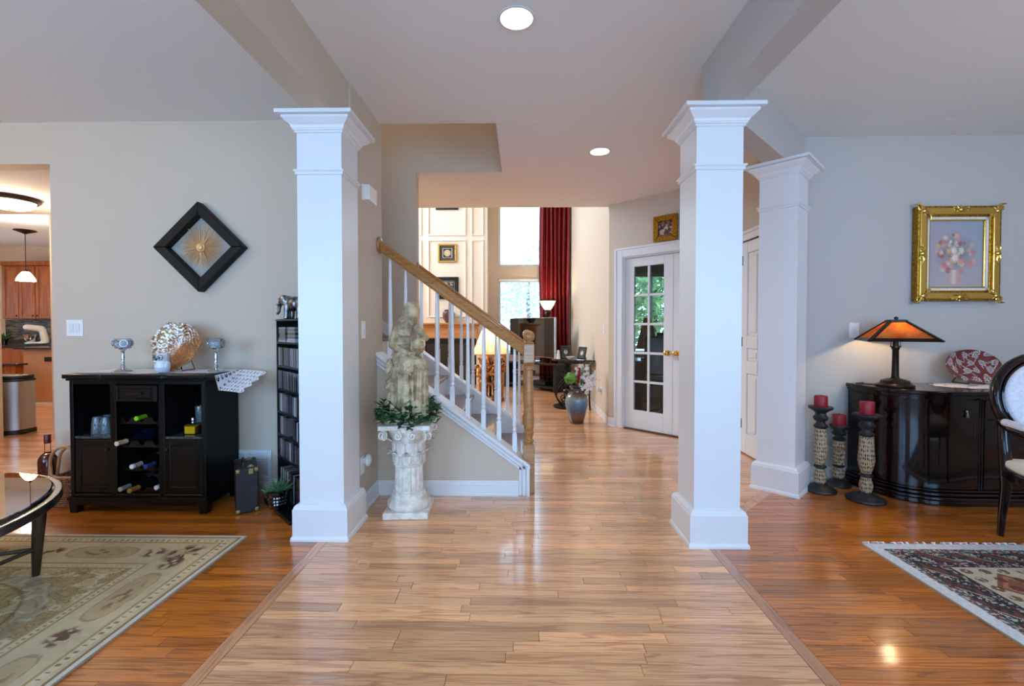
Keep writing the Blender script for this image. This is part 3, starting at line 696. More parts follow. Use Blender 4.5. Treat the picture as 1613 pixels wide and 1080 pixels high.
for k in range(6):                                                             # folds drawn across the lap
    st.tube([(-.10 + .014 * k, -.045 - .020 * k, .435 - .010 * k), (-.02 + .008 * k, -.085 - .016 * k, .452 - .012 * k), (.10 - .006 * k, -.115 - .010 * k, .425 - .022 * k)], [.006, .009, .007], 8)
st.cap((.015, -.11, .06), (.03, -.155, .05), .018, .014); st.cap((.08, -.095, .06), (.095, -.145, .05), .018, .014)     # feet
st.cap((-.03, .022, .43), (-.042, .022, .525), .054, .044); st.cap((-.042, .022, .525), (-.018, .0, .605), .044, .054)       # trunk, leaning forward
st.cap((-.072, .012, .618), (.052, -.008, .612), .028, .026); st.ball((-.035, -.036, .58), .026); st.ball((.012, -.042, .578), .026); st.ball((-.012, -.038, .585), (.045, .03, .03)); st.tube([(-.068, -.02, .625), (-.035, -.062, .60), (-.008, -.072, .592), (.022, -.065, .60), (.05, -.03, .622)], .006, 7)
for k in range(3): st.cap((-.075, -.016 - .004 * k, .53 - .012 * k), (.012, -.030 - .004 * k, .535 - .012 * k), .009, .008, 8)
st.cap((-.055, -.03, .61), (.0, -.062, .57), .007, .006, 8); st.cap((.04, -.03, .61), (-.005, -.062, .57), .007, .006, 8)
st.cap((-.006, -.005, .635), (.014, -.022, .675), .024, .022)                # neck
st.cap((-.085, .01, .614), (-.108, -.015, .50), .027, .023); st.cap((-.108, -.015, .495), (.03, -.125, .455), .021, .014)   # arm across the lap
st.ball((.048, -.132, .452), (.018, .013, .012))
for k in range(4): st.cap((.053, -.134 + .005 * k, .458 - .006 * k), (.084 - .004 * k, -.132 + .006 * k, .452 - .009 * k), .0056, .0045, 7)
st.cap((.048, -.128, .458), (.064, -.116, .470), .006, .005, 7)
st.cap((.066, -.006, .607), (.124, -.03, .545), .026, .021); st.cap((.124, -.03, .545), (.098, -.11, .528), .020, .014)     # arm to the jug
st.ball((.092, -.12, .528), (.015, .012, .016))
for k in range(4): st.cap((.099 - .008 * k, -.127, .53), (.101 - .011 * k, -.137, .503), .0055, .0045, 7)
st.cap((.082, -.115, .53), (.071, -.127, .513), .006, .005, 7)
st.lathe([(.012, .445), (.034, .458), (.045, .485), (.039, .512), (.022, .525), (.020, .534), (.029, .543), (.02, .544)], 18, (.088, -.10, 0))   # jug
st.tube([(.128, -.115, .488), (.144, -.12, .505), (.138, -.115, .532), (.112, -.11, .537)], .006, 7)
hd = Vector((.027, -.03, .715))
st.ball(hd, (.054, .060, .064)); st.ball(hd + Vector((.016, -.034, -.030)), (.041, .044, .048))     # skull and face, bowed
st.ball(hd + Vector((-.004, .014, .014)), (.058, .060, .055))                                       # kerchief
st.tube([hd + Vector((-.052, -.012, -.008)), hd + Vector((-.03, -.05, .02)), hd + Vector((.01, -.065, .022)), hd + Vector((.048, -.04, .006)), hd + Vector((.056, -.005, -.008))], .006, 7)
st.cap(hd + Vector((-.045, .02, -.02)), hd + Vector((-.088, .015, -.055)), .014, .008, 8); st.cap(hd + Vector((-.045, .022, -.02)), hd + Vector((-.075, .03, -.075)), .014, .009, 8)
fd = Vector((.30, -.85, -.42)).normalized()
fc = hd + Vector((.016, -.034, -.030)) + fd * .043; sx = Vector((.94, .33, .02)); sy = sx.cross(fd) * -1
sy = Vector((0, 0, 1)) - fd * fd.z; sy.normalize(); sx = sy.cross(fd) * -1; sx.normalize()
st.cap(fc + sy * .014 - fd * .001, fc - sy * .006 + fd * .010, .0055, .008, 8)                                 # nose
st.cap(fc - sy * .018 - sx * .009 + fd * .001, fc - sy * .018 + sx * .009 + fd * .001, .0045, .0045, 7)
st.ball(fc - sy * .033 - fd * .006, (.013, .011, .010))
for sg in (-1, 1):
    st.cap(fc + sy * .010 + sx * sg * .010 - fd * .003, fc + sy * .008 + sx * sg * .021 - fd * .008, .0045, .004, 7)
    st.cap(fc + sy * .019 + sx * sg * .006 + fd * .001, fc + sy * .019 + sx * sg * .022 - fd * .006, .004, .003, 7)
    st.ball(hd + Vector((.01, -.02, -.018)) + sx * sg * .044, (.008, .010, .015))
stt = thing('statue', 'aged stone statue of a seated woman in a headscarf holding a jug, on the pedestal', 'statue', (PX, PY, .602), R(-4))
sculpt('figure', st, .0034, 'stone', stt, smooth=1, noise=.003, nscale=.009)

mat('leaf_dark', (24, 58, 30), .45, rgb2=(48, 88, 48), vscale=30); mat('leaf_mid', (50, 96, 46), .45, rgb2=(92, 130, 82), vscale=40); mat('vine', (58, 44, 24), .7)
def leaf_mesh(name, shape, m, fold=.25):
    n = len(shape); vs = [(0, 0, 0)] + [(x, y, abs(x) * fold - .25 * y * y / shape[n // 2][1]) for x, y in shape]
    mb = MB().add(vs, [(0, i + 1, (i + 1) % n + 1) for i in range(n)]); me = mb.mesh(name); me.materials.append(MATS[m]); return me
ivy = [(0, -.1), (.12, -.16), (.42, -.12), (.30, .12), (.52, .42), (.22, .42), (.12, .70), (0, 1.0), (-.12, .70), (-.22, .42), (-.52, .42), (-.30, .12), (-.42, -.12), (-.12, -.16)]
lm = [leaf_mesh('ivy_leaf_mesh', ivy, k) for k in ('leaf_dark', 'leaf_mid', 'leaf_dark')]
wr = thing('ivy_wreath', 'dark green ivy garland heaped around the foot of the statue', 'ivy', (PX, PY, .602))
MB().tube([(.135 * math.cos(2 * PI * k / 24), .13 * math.sin(2 * PI * k / 24), .045 + .02 * math.sin(k * 1.7)) for k in range(24)], .007, 6, closed=True).build('vine', 'vine', wr, smooth=True)
for k in range(292):
    a = random.uniform(0, 2 * PI); rr = random.uniform(.10, .195); h = random.uniform(.0, .15) * (1 - abs(rr - .15) / .12)
    if math.sin(a) < 0 and random.random() < .3: h -= .03; rr = max(rr, .175)
    if rr < .17: h = max(h, .012)
    o = bpy.data.objects.new('leaf', lm[random.choice((0, 0, 1, 2))]); COL.objects.link(o); o.parent = wr
    s = random.uniform(.036, .06); o.scale = (s, s, s)
    o.location = (rr * math.cos(a), rr * math.sin(a), .012 + h)
    o.rotation_euler = (random.uniform(-.2, 1.2), random.uniform(-.5, .5), a - PI / 2 + random.uniform(-.9, .9))
MB().lathe([(.115, 0), (.125, .004), (.128, .014), (.12, .026), (.10, .03)], 28).build('base_ring', 'vine_pink' if 'vine_pink' in MATS else 'plaster', wr, smooth=True)
# things on the stub wall beside the stair
def plate_switch(name, label, loc, rz, w=.072, h=.115, n=1, cat='switch', outlet=False):
    t = thing(name, label, cat, loc, rz)
    MB().box(-w / 2, w / 2, -.006, 0, -h / 2, h / 2).build('cover_plate', 'white_plate', t, bevel=.003, seg=2)
    for i in range(n):
        x = (i - (n - 1) / 2) * .046
        if outlet:
            for dz in (-.021, .021): MB().prism([(x + .0165 * math.cos(a) , dz + .0145 * math.sin(a)) for a in [k * PI / 8 for k in range(16)]], -.009, -.005, 'y').build('socket', 'white', t)
        else: MB().prism([(-.0105, -.006), (0, -.010), (0, 0)], x - .016, x + .016, 'x') if False else MB().xf(MB().box(-.0165, .0165, -.004, .004, -.033, .033), (x, -.007, 0), rx=R(4)).build('rocker', 'white', t, bevel=.0015)
    return t
plate_switch('light_switch', 'white light switch on the side of the wall behind the left column', (-1.045, 3.0, 1.203), R(90))
so = plate_switch('wall_outlet', 'white outlet low on the wall behind the left column', (-1.045, 2.965, .31), R(90), outlet=True, cat='outlet')
nl = thing('night_light', 'round white plug-in night light in the outlet beside the left column', 'night light', (-1.05, 2.985, .335), R(90))
MB().box(-.016, .016, -.03, -.005, -.02, .02).build('plug_body', 'white', nl, bevel=.004)
MB().xf(MB().lathe([(.0, 0), (.034, 0), (.04, .008), (.038, .018), (.026, .028), (.0, .032)], 24, cap=False), (0, -.028, .004), rx=R(90)).build('lens', 'white', nl, smooth=True)
sb = thing('alarm_chime', 'off-white box mounted high on the wall behind the left column', 'alarm box', (-1.045, 3.07, 2.06), R(90))
MB().box(-.075, .085, -.05, 0, 0, .10).build('housing', 'white_plate', sb, bevel=.004, seg=2); MB().box(-.078, .088, -.012, 0, -.003, .103).build('backplate', 'white_plate', sb)
# ------------------------------------------------------------------ left room: wall pieces
mat('ebony', (13, 12, 11), .5, spec=.2, bump=.1, bscale=30, stretch=(1, 1, 12)); mat('frame_back', (168, 160, 150), .8)
mat('copper', (232, 182, 122), .45, .35)
plate_switch('light_switch', 'white double rocker switch on the wall beside the kitchen opening', (-3.288, W0, 1.213), 0, w=.125, h=.122, n=2)
t = thing('framed_starburst', 'black diamond-hung shadow box frame with a gold starburst on the left wall', 'wall art', (-2.318, W0, 1.797))
def ring(poly_o, poly_i, y0, y1, i):   # one mitred side of a frame
    a, b, c, d = poly_o[i], poly_o[(i + 1) % 4], poly_i[(i + 1) % 4], poly_i[i]
    return MB().prism([a, b, c, d], y0, y1, 'y')
po = [(-.330, 0), (0, -.325), (.330, 0), (0, .325)]; pi_ = [(-.238, 0), (0, -.234), (.238, 0), (0, .234)]
for i in range(4): ring(po, pi_, -.065, -.001, i).build('frame_side', 'ebony', t, bevel=.004)
MB().prism([(x * .99, z * .99) for x, z in pi_], -.008, -.001, 'y').build('backing', 'frame_back', t)
me = None
for k in range(96):
    a = 2 * PI * k / 96 + random.uniform(-.02, .02); L = random.uniform(.125, .172); y = random.uniform(-.034, -.014)
    if me is None:
        o = MB().tube([(.02, 0, 0), (.5, 0, 0), (1, 0, 0)], [.0024, .0022, .0014], 5).build('spike', 'copper', t); me = o.data
    else: o = bpy.data.objects.new('spike', me); COL.objects.link(o); o.parent = t
    o.location = (0, y, 0); o.rotation_euler = (0, a, 0); o.scale = (L, 1, 1)
MB().xf(MB().lathe([(.034, 0), (.036, .006), (.031, .012), (.027, .008), (.024, .008), (.018, .018), (.0, .022)], 28, cap=False), (0, -.03, 0), rx=R(90)).build('centre_boss', 'copper', t, smooth=True)

# ------------------------------------------------------------------ wine cabinet (front plane y = 2.92)
WC = (-2.505, 2.92, 0)
wc = thing('wine_cabinet', 'dark espresso wine cabinet with open shelves, drawer and bottle rack against the left wall', 'cabinet', WC)
q = MB()
for x in (-.445, .425): q.box(x, x + .02, .0, .35, .105, .87)
for x in (-.17, .15): q.box(x, x + .02, .005, .35, .105, .87)
q.box(-.425, .425, .34, .35, .105, .87)
q.build('carcass', 'espresso_side', wc)
q = MB()
for x0, x1 in ((-.45, -.425), (-.18, -.14), (.14, .18), (.425, .45)): q.box(x0, x1, -.004, .02, .105, .87)
for x0, x1 in ((-.425, -.18), (-.14, .14), (.18, .425)): q.box(x0, x1, -.003, .018, .845, .87); q.box(x0, x1, -.003, .018, .105, .125)
q.build('face_frame', 'espresso', wc, bevel=.003)
MB().box(-.475, .475, -.03, .36, .885, .915).box(-.462, .462, -.018, .355, .87, .885).build('top', 'espresso', wc, bevel=.006, seg=2)
MB().prism([(-.20, -.05), (.20, -.05), (.225, -.028), (-.225, -.028)], .8855, .915, 'z').build('top_breakfront', 'espresso', wc, bevel=.005)
b_ = MB().box(-.462, .462, -.022, .355, .085, .107).box(-.45, .45, -.012, .35, .05, .085); b_.build('base_rail', 'espresso', wc, bevel=.005, seg=2)
for x in (-.43, .43):
    for y in (.015, .325): MB().sq([(.024, 0), (.03, .085)], (x, y)).build('foot', 'espresso', wc, bevel=.003)
mat('shelf_stone', (74, 76, 74), .18, rgb2=(46, 48, 48), vscale=60)
for x0, x1 in ((-.425, -.17), (.17, .425)):
    MB().box(x0, x1, .004, .34, .488, .503).build('shelf', 'shelf_stone', wc)
    d = MB(); a, b = x0 + .004, x1 - .004
    for r in ((a, a + .04, .13, .482), (b - .04, b, .13, .482), (a + .04, b - .04, .442, .482), (a + .04, b - .04, .13, .17)): d.box(r[0], r[1], -.002, .016, r[2], r[3])
    d_ = d.build('door', 'espresso', wc, bevel=.004)
    MB().box(a + .036, b - .036, .004, .014, .166, .446).build('door_panel', 'espresso_red', d_)
    MB().box(a + .04, b - .04, -.006, .006, .158, .176).build('panel_moulding', 'pewter' if False else 'espresso', d_, bevel=.007, seg=3)
    MB().ball((x1 - .03 if x0 < 0 else x0 + .03, -.012, .42), (.011, .012, .011)).build('door_knob', 'bronze', d_, smooth=True)
dr = MB().box(-.138, .138, -.012, .25, .735, .843).build('drawer', 'espresso', wc, bevel=.004)
q = MB()
for r in ((-.138, -.115, .735, .843), (.115, .138, .735, .843), (-.115, .115, .735, .756), (-.115, .115, .822, .843)): q.box(r[0], r[1], -.02, -.012, r[2], r[3])
q.build('drawer_moulding', 'espresso_red', dr, bevel=.005)
MB().box(-.10, .10, -.014, -.011, .764, .814).build('drawer_panel', 'espresso_red', dr)
MB().box(-.05, .05, -.036, -.028, .782, .796).box(-.05, -.042, -.03, -.012, .782, .796).box(.042, .05, -.03, -.012, .782, .796).build('drawer_pull', 'bronze', dr, bevel=.002)
for z in (.58, .425, .27, .118):
    pts = [(-.145, z)] + [(-.145 + .29 * k / 48, z + .042 - .030 * max(0, math.cos(2 * PI * (k / 16 - .5))) ** .8) for k in range(49)] + [(.145, z)]
    for y in (.03, .25): MB().prism(pts, y, y + .014, 'y').build('bottle_rest', 'espresso_red', wc)
# wine bottles lying in the rack, necks to the front
mat('bottle_dark', (10, 14, 12), .06, coat=1); mat('bottle_navy', (16, 18, 34), .08, coat=1)
CAPS = {'green': (120, 196, 24), 'white': (226, 226, 228), 'blue': (34, 52, 120), 'gold': (190, 142, 66), 'silver': (170, 170, 172), 'black': (20, 20, 22), 'cork': (214, 190, 150), 'red': (120, 20, 24)}
for k, c in CAPS.items(): mat('foil_' + k, c, .35, .35 if k in ('gold', 'silver') else 0)
mat('paper', (206, 200, 186), .7); mat('label_dark', (66, 58, 52), .6); mat('label_navy', (22, 28, 62), .4); glassm('bottle_clear', (250, 246, 244), 1.3)
def wine_bottle(x, z, foil, label, y0=-.01, r=.037, glass='bottle_dark', L=.30, bands=False):
    t = thing('wine_bottle', label, 'wine bottle', (WC[0] + x, WC[1] + y0, z), group='wine bottles in the cabinet rack')
    def lay(p, n=20): return MB().xf(MB().lathe(p, n), (0, 0, 0), rx=R(-90))
    lay([(.0135, .0), (.0145, .06), (.0155, .10), (.026, .135), (r, .16), (r, L - .005), (r - .006, L)]).build('glass_body', glass, t, smooth=True)
    prof = [(.0135, -.003), (.0152, -.001), (.0152, .012), (.0146, .014), (.0148, .055), (.0155, .072)]
    lay(prof).build('capsule', 'foil_' + foil, t, smooth=True)
    if bands:
        for k in range(4): lay([(.0156, .018 + .013 * k), (.0156, .023 + .013 * k)]).build('capsule_band', 'foil_black', t)
    lay([(r + .0006, .19), (r + .0006, .26)]).build('label', 'label_dark' if glass == 'bottle_dark' else 'label_navy', t, smooth=True)
    return t
wine_bottle(.0, .624, 'green', 'wine bottle with a bright green capsule on the top row of the rack')
wine_bottle(-.11, .465, 'cork', 'large dark wine bottle with a pale cork end, second row of the rack', y0=-.035, r=.044, glass='bottle_navy', L=.33)
wine_bottle(.085, .472, 'black', 'black-capped wine bottle at the right of the second rack row', y0=.10)
wine_bottle(-.018, .314, 'white', 'wine bottle with a white banded capsule, third row of the rack', y0=-.03, bands=True)
wine_bottle(.065, .312, 'blue', 'wine bottle with a dark blue capsule, third row of the rack', y0=-.02)
wine_bottle(.11, .35, 'silver', 'wine bottle with a silver foil neck pushed deep behind the blue one', y0=.08)
wine_bottle(-.11, .160, 'silver', 'wine bottle with a silver capsule at the left of the bottom rack row', y0=-.015)
wine_bottle(-.028, .160, 'gold', 'wine bottle with a gold and red foil neck, middle of the bottom row', y0=-.04)
wine_bottle(.10, .160, 'white', 'wine bottle with a small pale cap at the right of the bottom row', y0=.02)
# glasses on the stone shelves
glassm('crystal', (240, 244, 246), 1.5, op=.07)
tm = MB().lathe([(.033, 0), (.0335, .004), (.031, .07), (.027, .108), (.024, .115), (.022, .112), (.028, .07), (.030, .004)], 18, cap=False)
base = None
for k, (x, y) in enumerate(((-.335, .07), (-.275, .07), (-.335, .145), (-.275, .145), (-.305, .225))):
    if base is None:
        base = thing('tumbler', 'clear glass tumbler on the left stone shelf of the wine cabinet', 'glass', (WC[0] + x, WC[1] + y, .5035), group='tumblers on the left shelf')
        tm.build('glass_wall', 'crystal', base, smooth=True); MB().lathe([(.0, .108), (.024, .110), (.024, .117), (0, .117)], 18, cap=False).build('glass_foot', 'crystal', base, smooth=True)
    else: dup(base, (WC[0] + x, WC[1] + y, .5035))
mat('liqueur', (226, 176, 10), .15)
t = thing('decanter', 'small square decanter of yellow liqueur with a chrome stopper in the right shelf', 'decanter', (WC[0] + .295, WC[1] + .10, .5035))
MB().sq([(.036, .0), (.038, .004), (.038, .058), (.03, .068), (.012, .072)]).build('glass_body', 'bottle_clear', t, bevel=.004)
MB().sq([(.033, .004), (.034, .052)]).build('liqueur_fill', 'liqueur', t)
MB().lathe([(.012, .07), (.010, .078), (.013, .082), (.013, .10), (.010, .106), (.0, .107)], 14, cap=False).build('stopper', 'chrome', t, smooth=True)
g = thing('highball_glass', 'tall clear glass with stirring sticks behind the yellow decanter', 'glass', (WC[0] + .275, WC[1] + .20, .5035), group='tall glasses behind the decanter')
MB().lathe([(.028, 0), (.029, .004), (.033, .17), (.031, .17), (.027, .008)], 18, cap=False).build('glass_wall', 'crystal', g, smooth=True)
MB().tube([(0, 0, .01), (.01, .0, .23)], .0016, 5).build('stirrer', 'chrome', g); MB().tube([(.005, 0, .01), (-.045, .01, .225)], .0016, 5).build('stirrer', 'chrome', g)
g2 = thing('highball_glass', 'tall clear glass at the inner right corner of the right cabinet shelf', 'glass', (WC[0] + .335, WC[1] + .20, .5035))
MB().lathe([(.022, 0), (.023, .004), (.026, .17), (.024, .17), (.021, .008)], 18, cap=False).build('glass_wall', 'crystal', g2, smooth=True)

# ------------------------------------------------------------------ on top of the wine cabinet
mat('lace', (244, 242, 246), .9)
def lace_sheet(fn, nu, nv, hole):
    mb = MB().sheet(nu, nv, fn); fs = []
    for i, f in enumerate(mb.f):
        u = (i % nu + .5) / nu; v = (i // nu + .5) / nv
        if not hole(u, v): fs.append(f)
    mb.f = fs; return mb
def holes(su, sv):
    def h(u, v):
        x, y = u * su, v * sv; e = min(u, 1 - u, v, 1 - v) if False else min(v, 1 - v)
        a = math.hypot((x % 1) - .5, (y % 1) - .5); b = math.sin(x * 9.3) * math.sin(y * 7.1)
        return .16 < a < .27 and b > -.3 or a < .08
    return h
rn = thing('lace_runner', 'white lace runner lying along the top of the wine cabinet', 'lace runner', (WC[0], WC[1], .9155))
lace_sheet(lambda u, v: (-.45 + .92 * u, .045 + .285 * v - .07 * max(0, 1 - abs(u - .5) / .13) * (1 - v), .0012 + .0008 * math.sin(u * 60) * math.sin(v * 20)), 150, 46, lambda u, v: holes(22, 8)(u, v) and v < .16).build('runner', 'lace', rn)
def drop(u, v):
    s = u; edge = .25 + .015 * abs(math.sin(v * 14))
    x = .47 + .225 * s * (1 - .12 * (1 - v)); y = .06 + .25 * v - .04 * s
    z = .001 - .115 * (1 - v) ** .9 * min(1, s * 6) - .012 * s * s
    if s > .94: y += .0
    return (x + .012 * math.sin(v * 22) * (s > .9), y, z)
lace_sheet(drop, 54, 50, lambda u, v: holes(8, 6)(u, v) or (.42 < (u * 8) % 1 < .58 and .3 < (v * 12) % 1 < .7)).build('hanging_end', 'lace', rn)
glassm('cut_glass', (250, 252, 254), 1.3, op=.10)
mat('wax_white', (232, 230, 224), .6)
def candle_cup(label, x, y):
    t = thing('candle_holder', label, 'candle holder', (x, y, .9185), group='silver candle holders on the wine cabinet')
    MB().lathe([(.048, 0), (.05, .004), (.046, .010), (.03, .017), (.016, .026), (.012, .04), (.0095, .05), (.013, .056), (.0095, .062), (.0085, .075), (.012, .095), (.0085, .118), (.0095, .124), (.014, .128), (.0095, .132), (.011, .138), (.018, .146), (.024, .152), (.026, .158)], 24).build('stem', 'chrome', t, smooth=True)
    MB().lathe([(.0, .157), (.042, .158), (.050, .162), (.050, .22), (.047, .222), (.046, .164), (.0, .162)], 8, cap=False, a0=PI / 8).build('glass_cup', 'cut_glass', t)
    for k in range(8):
        a = 2 * PI * k / 8; MB().xf(MB().ball((0, 0, 0), (.018, .006, .020), 14, 8), (.051 * math.cos(a), .053 * math.sin(a), .192), rz=a + PI / 2).build('crystal_disc', 'cut_glass', t, smooth=True); MB().xf(MB().tube([(.020 * math.cos(PI * j / 9), 0, .022 * math.sin(PI * j / 9)) for j in range(18)], .0016, 5, closed=True), (.052 * math.cos(a), .052 * math.sin(a), .192), rz=a + PI / 2).build('disc_rim', 'chrome', t, smooth=True)
    MB().lathe([(.0, .163), (.028, .163), (.028, .2), (0, .2)], 16, cap=False).build('candle', 'wax_white', t, smooth=True)
    return t
candle_cup('silver candle holder with cut glass cup left of the gold plate', -2.72, 3.06)
candle_cup('silver candle holder with cut glass cup right of the gold plate', -2.075, 3.06)
def goldplate():
    m, tt, b = new_mat('gold_leaf'); a = tt.nodes.new('ShaderNodeAttribute'); a.attribute_name = 'Col'
    tt.links.new(a.outputs['Color'], b.inputs['Base Color']); b.inputs['Metallic'].default_value = .75; b.inputs['Roughness'].default_value = .36; MATS['gold_leaf'] = m
goldplate()
def plate_fn(u, v):
    a = 2 * PI * u; rr = v * .168 * (1 + .045 * math.sin(3 * a + .6) + .03 * math.sin(7 * a) + .012 * math.sin(13 * a + 1))
    h = .045 * v ** 2.2 + .0035 * math.sin(70 * a + 3 * math.sin(v * 9)) * (v > .12) * (.4 + v) + .004 * math.sin(v * 40 + 5 * math.sin(5 * a)) * v
    return (rr * math.cos(a), rr * math.sin(a), h)
gp = thing('decorative_plate', 'scalloped gold and silver leaf plate standing upright on the wine cabinet', 'plate', (-2.375, 3.125, .918))
dish = MB().xf(MB().sheet(220, 26, plate_fn), (0, .0, .165), rx=R(76)).build('dish', 'gold_leaf', gp, smooth='all', solid=.005)
fi = np.arange(220 * 26); fu = (fi % 220) / 220; fv = (fi // 220) / 26
st_ = vnoise(fu * 128, fv * 13 + 3, 5) * .5 + vnoise(fu * 64, fv * 26, 6) * .5
kk = sm(st_, .47, .60) * np.clip(.55 + .75 * np.cos(2 * PI * fu - 2.3), .08, 1)  # silver streaks, heavier on one side as a reflection painted into the colour
cc = mixc(np.tile(S((166, 116, 68)), (len(fi), 1)), S((242, 236, 232)), kk); cc = np.concatenate([cc, np.ones((len(cc), 1))], 1)
dish.data.attributes.new('Col', 'FLOAT_COLOR', 'FACE').data.foreach_set('color', cc.astype(np.float32).ravel())
MB().tube([(-.05, .075, .003), (-.05, -.045, .003), (-.05, -.05, .03)], .003, 6).tube([(.05, .075, .003), (.05, -.045, .003), (.05, -.05, .03)], .003, 6).tube([(-.05, .075, .003), (0, .055, .17), (.05, .075, .003)], .003, 6).build('easel', 'bronze', gp)
mat('owl_white', (226, 228, 232), .25, coat=.6); mat('owl_eye', (128, 128, 132), .35, .5)
ow_ = thing('owl_figurine', 'small white ceramic owl with large grey eyes on the wine cabinet', 'figurine', (-2.385, 2.985, .918), R(-10))
q = MB(); q.lathe([(.001, 0), (.028, .0), (.038, .012), (.046, .035), (.045, .058), (.037, .075), (.041, .088), (.042, .105), (.036, .122), (.02, .130), (.001, .131)], 28); q.cap((-.03, .0, .118), (-.036, 0, .136), .009, .003); q.cap((.03, 0, .118), (.036, 0, .136), .009, .003); q.ball((-.043, .0, .045), (.008, .018, .03)); q.ball((.043, 0, .045), (.008, .018, .03))
sculpt('body', q, .003, 'owl_white', ow_, smooth=3)
for s in (-1, 1):
    e = MB().xf(MB().lathe([(.0, .006), (.016, .004), (.019, 0), (.0, 0)], 20, cap=False), (s * .0195, -.036, .102), rx=R(90), rz=R(s * 18)).build('eye', 'owl_eye', ow_, smooth=True)
    MB().ball((s * .021, -.042, .102), (.005, .004, .006)).build('pupil', 'black', e, smooth=True)
MB().cap((0, -.039, .093), (0, -.047, .083), .005, .002).build('beak', 'black', ow_, smooth=True)

# ------------------------------------------------------------------ basket, bottles, suitcase, vent
mat('wicker', (150, 92, 52), .6, rgb2=(110, 62, 34), vscale=60); mat('rattan', (176, 118, 72), .45)
bk = thing('wicker_basket', 'woven wicker basket with bent cane handle beside the wine cabinet', 'basket', (-3.085, 3.12, 0))
rows, nn = 15, 28
q = MB()
for r in range(rows):
    z = .008 + .0135 * r
    pts = []
    for k in range(nn * 2):
        a = PI * k / nn; off = .004 * (1 if (k + r) % 2 else -1); rx_ = .105 + .012 * r / rows + off; ry_ = .125 + .012 * r / rows + off
        c, s_ = math.cos(a), math.sin(a); e = .62
        pts.append((rx_ * abs(c) ** e * (1 if c > 0 else -1), ry_ * abs(s_) ** e * (1 if s_ > 0 else -1), z))
    q.tube(pts, .0068, 5, closed=True)
q.build('weave', 'wicker', bk, smooth=True)
MB().box(-.098, .098, -.118, .118, .002, .012).build('bottom', 'wicker', bk)
for dx in (-.012, .012):
    MB().tube([(-.105 + dx * .0, -.09 + dx, .19)] + [(-.105 + dx - .0, -.09 + dx, .19)] + [(dx * 1.5 + .10 * math.cos(PI - PI * k / 14), -.085 + dx, .30 + .105 * math.sin(PI * k / 14)) for k in range(15)] + [(.10, -.09 + dx, .19)], .0095, 8).build('handle', 'rattan', bk, smooth=True)
MB().tube([(-.10, -.11, .28), (-.085, -.12, .22), (-.05, -.127, .205), (.05, -.127, .205), (.085, -.12, .22), (.10, -.11, .28)], .008, 8).build('rim_cane', 'rattan', bk, smooth=True)
wb = thing('wine_bottle', 'dark bottle with a navy wrapper standing in the wicker basket', 'wine bottle', (-3.035, 3.11, .0135))
MB().lathe([(.036, 0), (.038, .006), (.038, .2), (.03, .235), (.015, .26), (.0145, .30), (.016, .31)], 20).build('glass_body', 'bottle_dark', wb, smooth=True)
MB().lathe([(.0385, .22), (.041, .24), (.042, .375), (.03, .382)], 20).build('wrapper', 'label_navy', wb, smooth=True)
mat('spirit_red', (92, 14, 8), .1, coat=.6); mat('wax_red', (104, 16, 18), .4)
lb = thing('liquor_bottle', 'tall liquor bottle of reddish spirit with a dark red cap at the kitchen opening', 'liquor bottle', (-3.365, 3.16, 0))
MB().lathe([(.05, 0), (.053, .006), (.053, .27), (.05, .29), (.036, .315), (.018, .33), (.0165, .41), (.018, .412)], 28).build('glass_body', 'bottle_clear', lb, smooth=True)
MB().lathe([(.049, .004), (.0495, .268), (.044, .29), (.02, .318), (.001, .32)], 28).build('spirit_fill', 'spirit_red', lb, smooth=True)
MB().lathe([(.019, .395), (.0195, .405), (.0195, .455), (.018, .458)], 20).build('cap', 'wax_red', lb, smooth=True)
mat('leatherette', (40, 24, 24), .5, bump=.25, bscale=160, rgb2=(28, 16, 18), vscale=14); mat('aged_brass', (150, 128, 84), .4, .9)
su = thing('suitcase', 'small vintage dark brown suitcase with brass corners standing by the wine cabinet', 'suitcase', (-1.845, 2.895, 0), math.atan2(.073, .107))
MB().box(0, .132, 0, .29, .004, .292).build('case_body', 'leatherette', su, bevel=.007, seg=2)
MB().box(-.0015, .1335, -.0015, .2915, .19, .1945).build('lid_seam', 'black', su) if False else MB().box(.083, .087, -.0015, .2915, .003, .2935).build('lid_seam', 'black', su)
for x in (.0, .132):
    for y in (.0, .29):
        for z in (.004, .292):
            MB().cbox((x + (.013 if x == 0 else -.013), y + (.013 if y == 0 else -.013), z + (.013 if z < .1 else -.013)), (.030, .030, .030)).build('corner_guard', 'aged_brass', su, bevel=.008, seg=2)
MB().tube([(.05, .08, .292), (.05, .085, .315), (.05, .11, .325), (.05, .17, .325), (.05, .195, .315), (.05, .20, .292)], .008, 8).build('handle', 'leatherette', su, smooth=True)
for y in (.045, .235):
    c = MB().box(.07, .105, y - .016, y + .016, .291, .2975).build('clasp', 'aged_brass', su, bevel=.002); MB().box(.08, .096, y - .008, y + .008, .2975, .302).build('latch', 'chrome', c)
MB().box(.072, .10, -.004, .0, .255, .292).build('front_clasp', 'aged_brass', su, bevel=.002)
vt = thing('return_air_grille', 'white louvred air return grille low on the left wall behind the suitcase', 'vent', (-2.02, W0, .112))
q = MB()
for r in ((-.19, -.165, 0, .206), (.165, .19, 0, .206), (-.165, .165, 0, .022), (-.165, .165, .184, .206), (-.012, .012, .022, .184)): q.box(r[0], r[1], -.012, 0, r[2], r[3])
q.build('grille_frame', 'white', vt, bevel=.002)
MB().box(-.165, .165, -.002, 0, .022, .184).build('dark_duct', 'wall', vt)
me = None
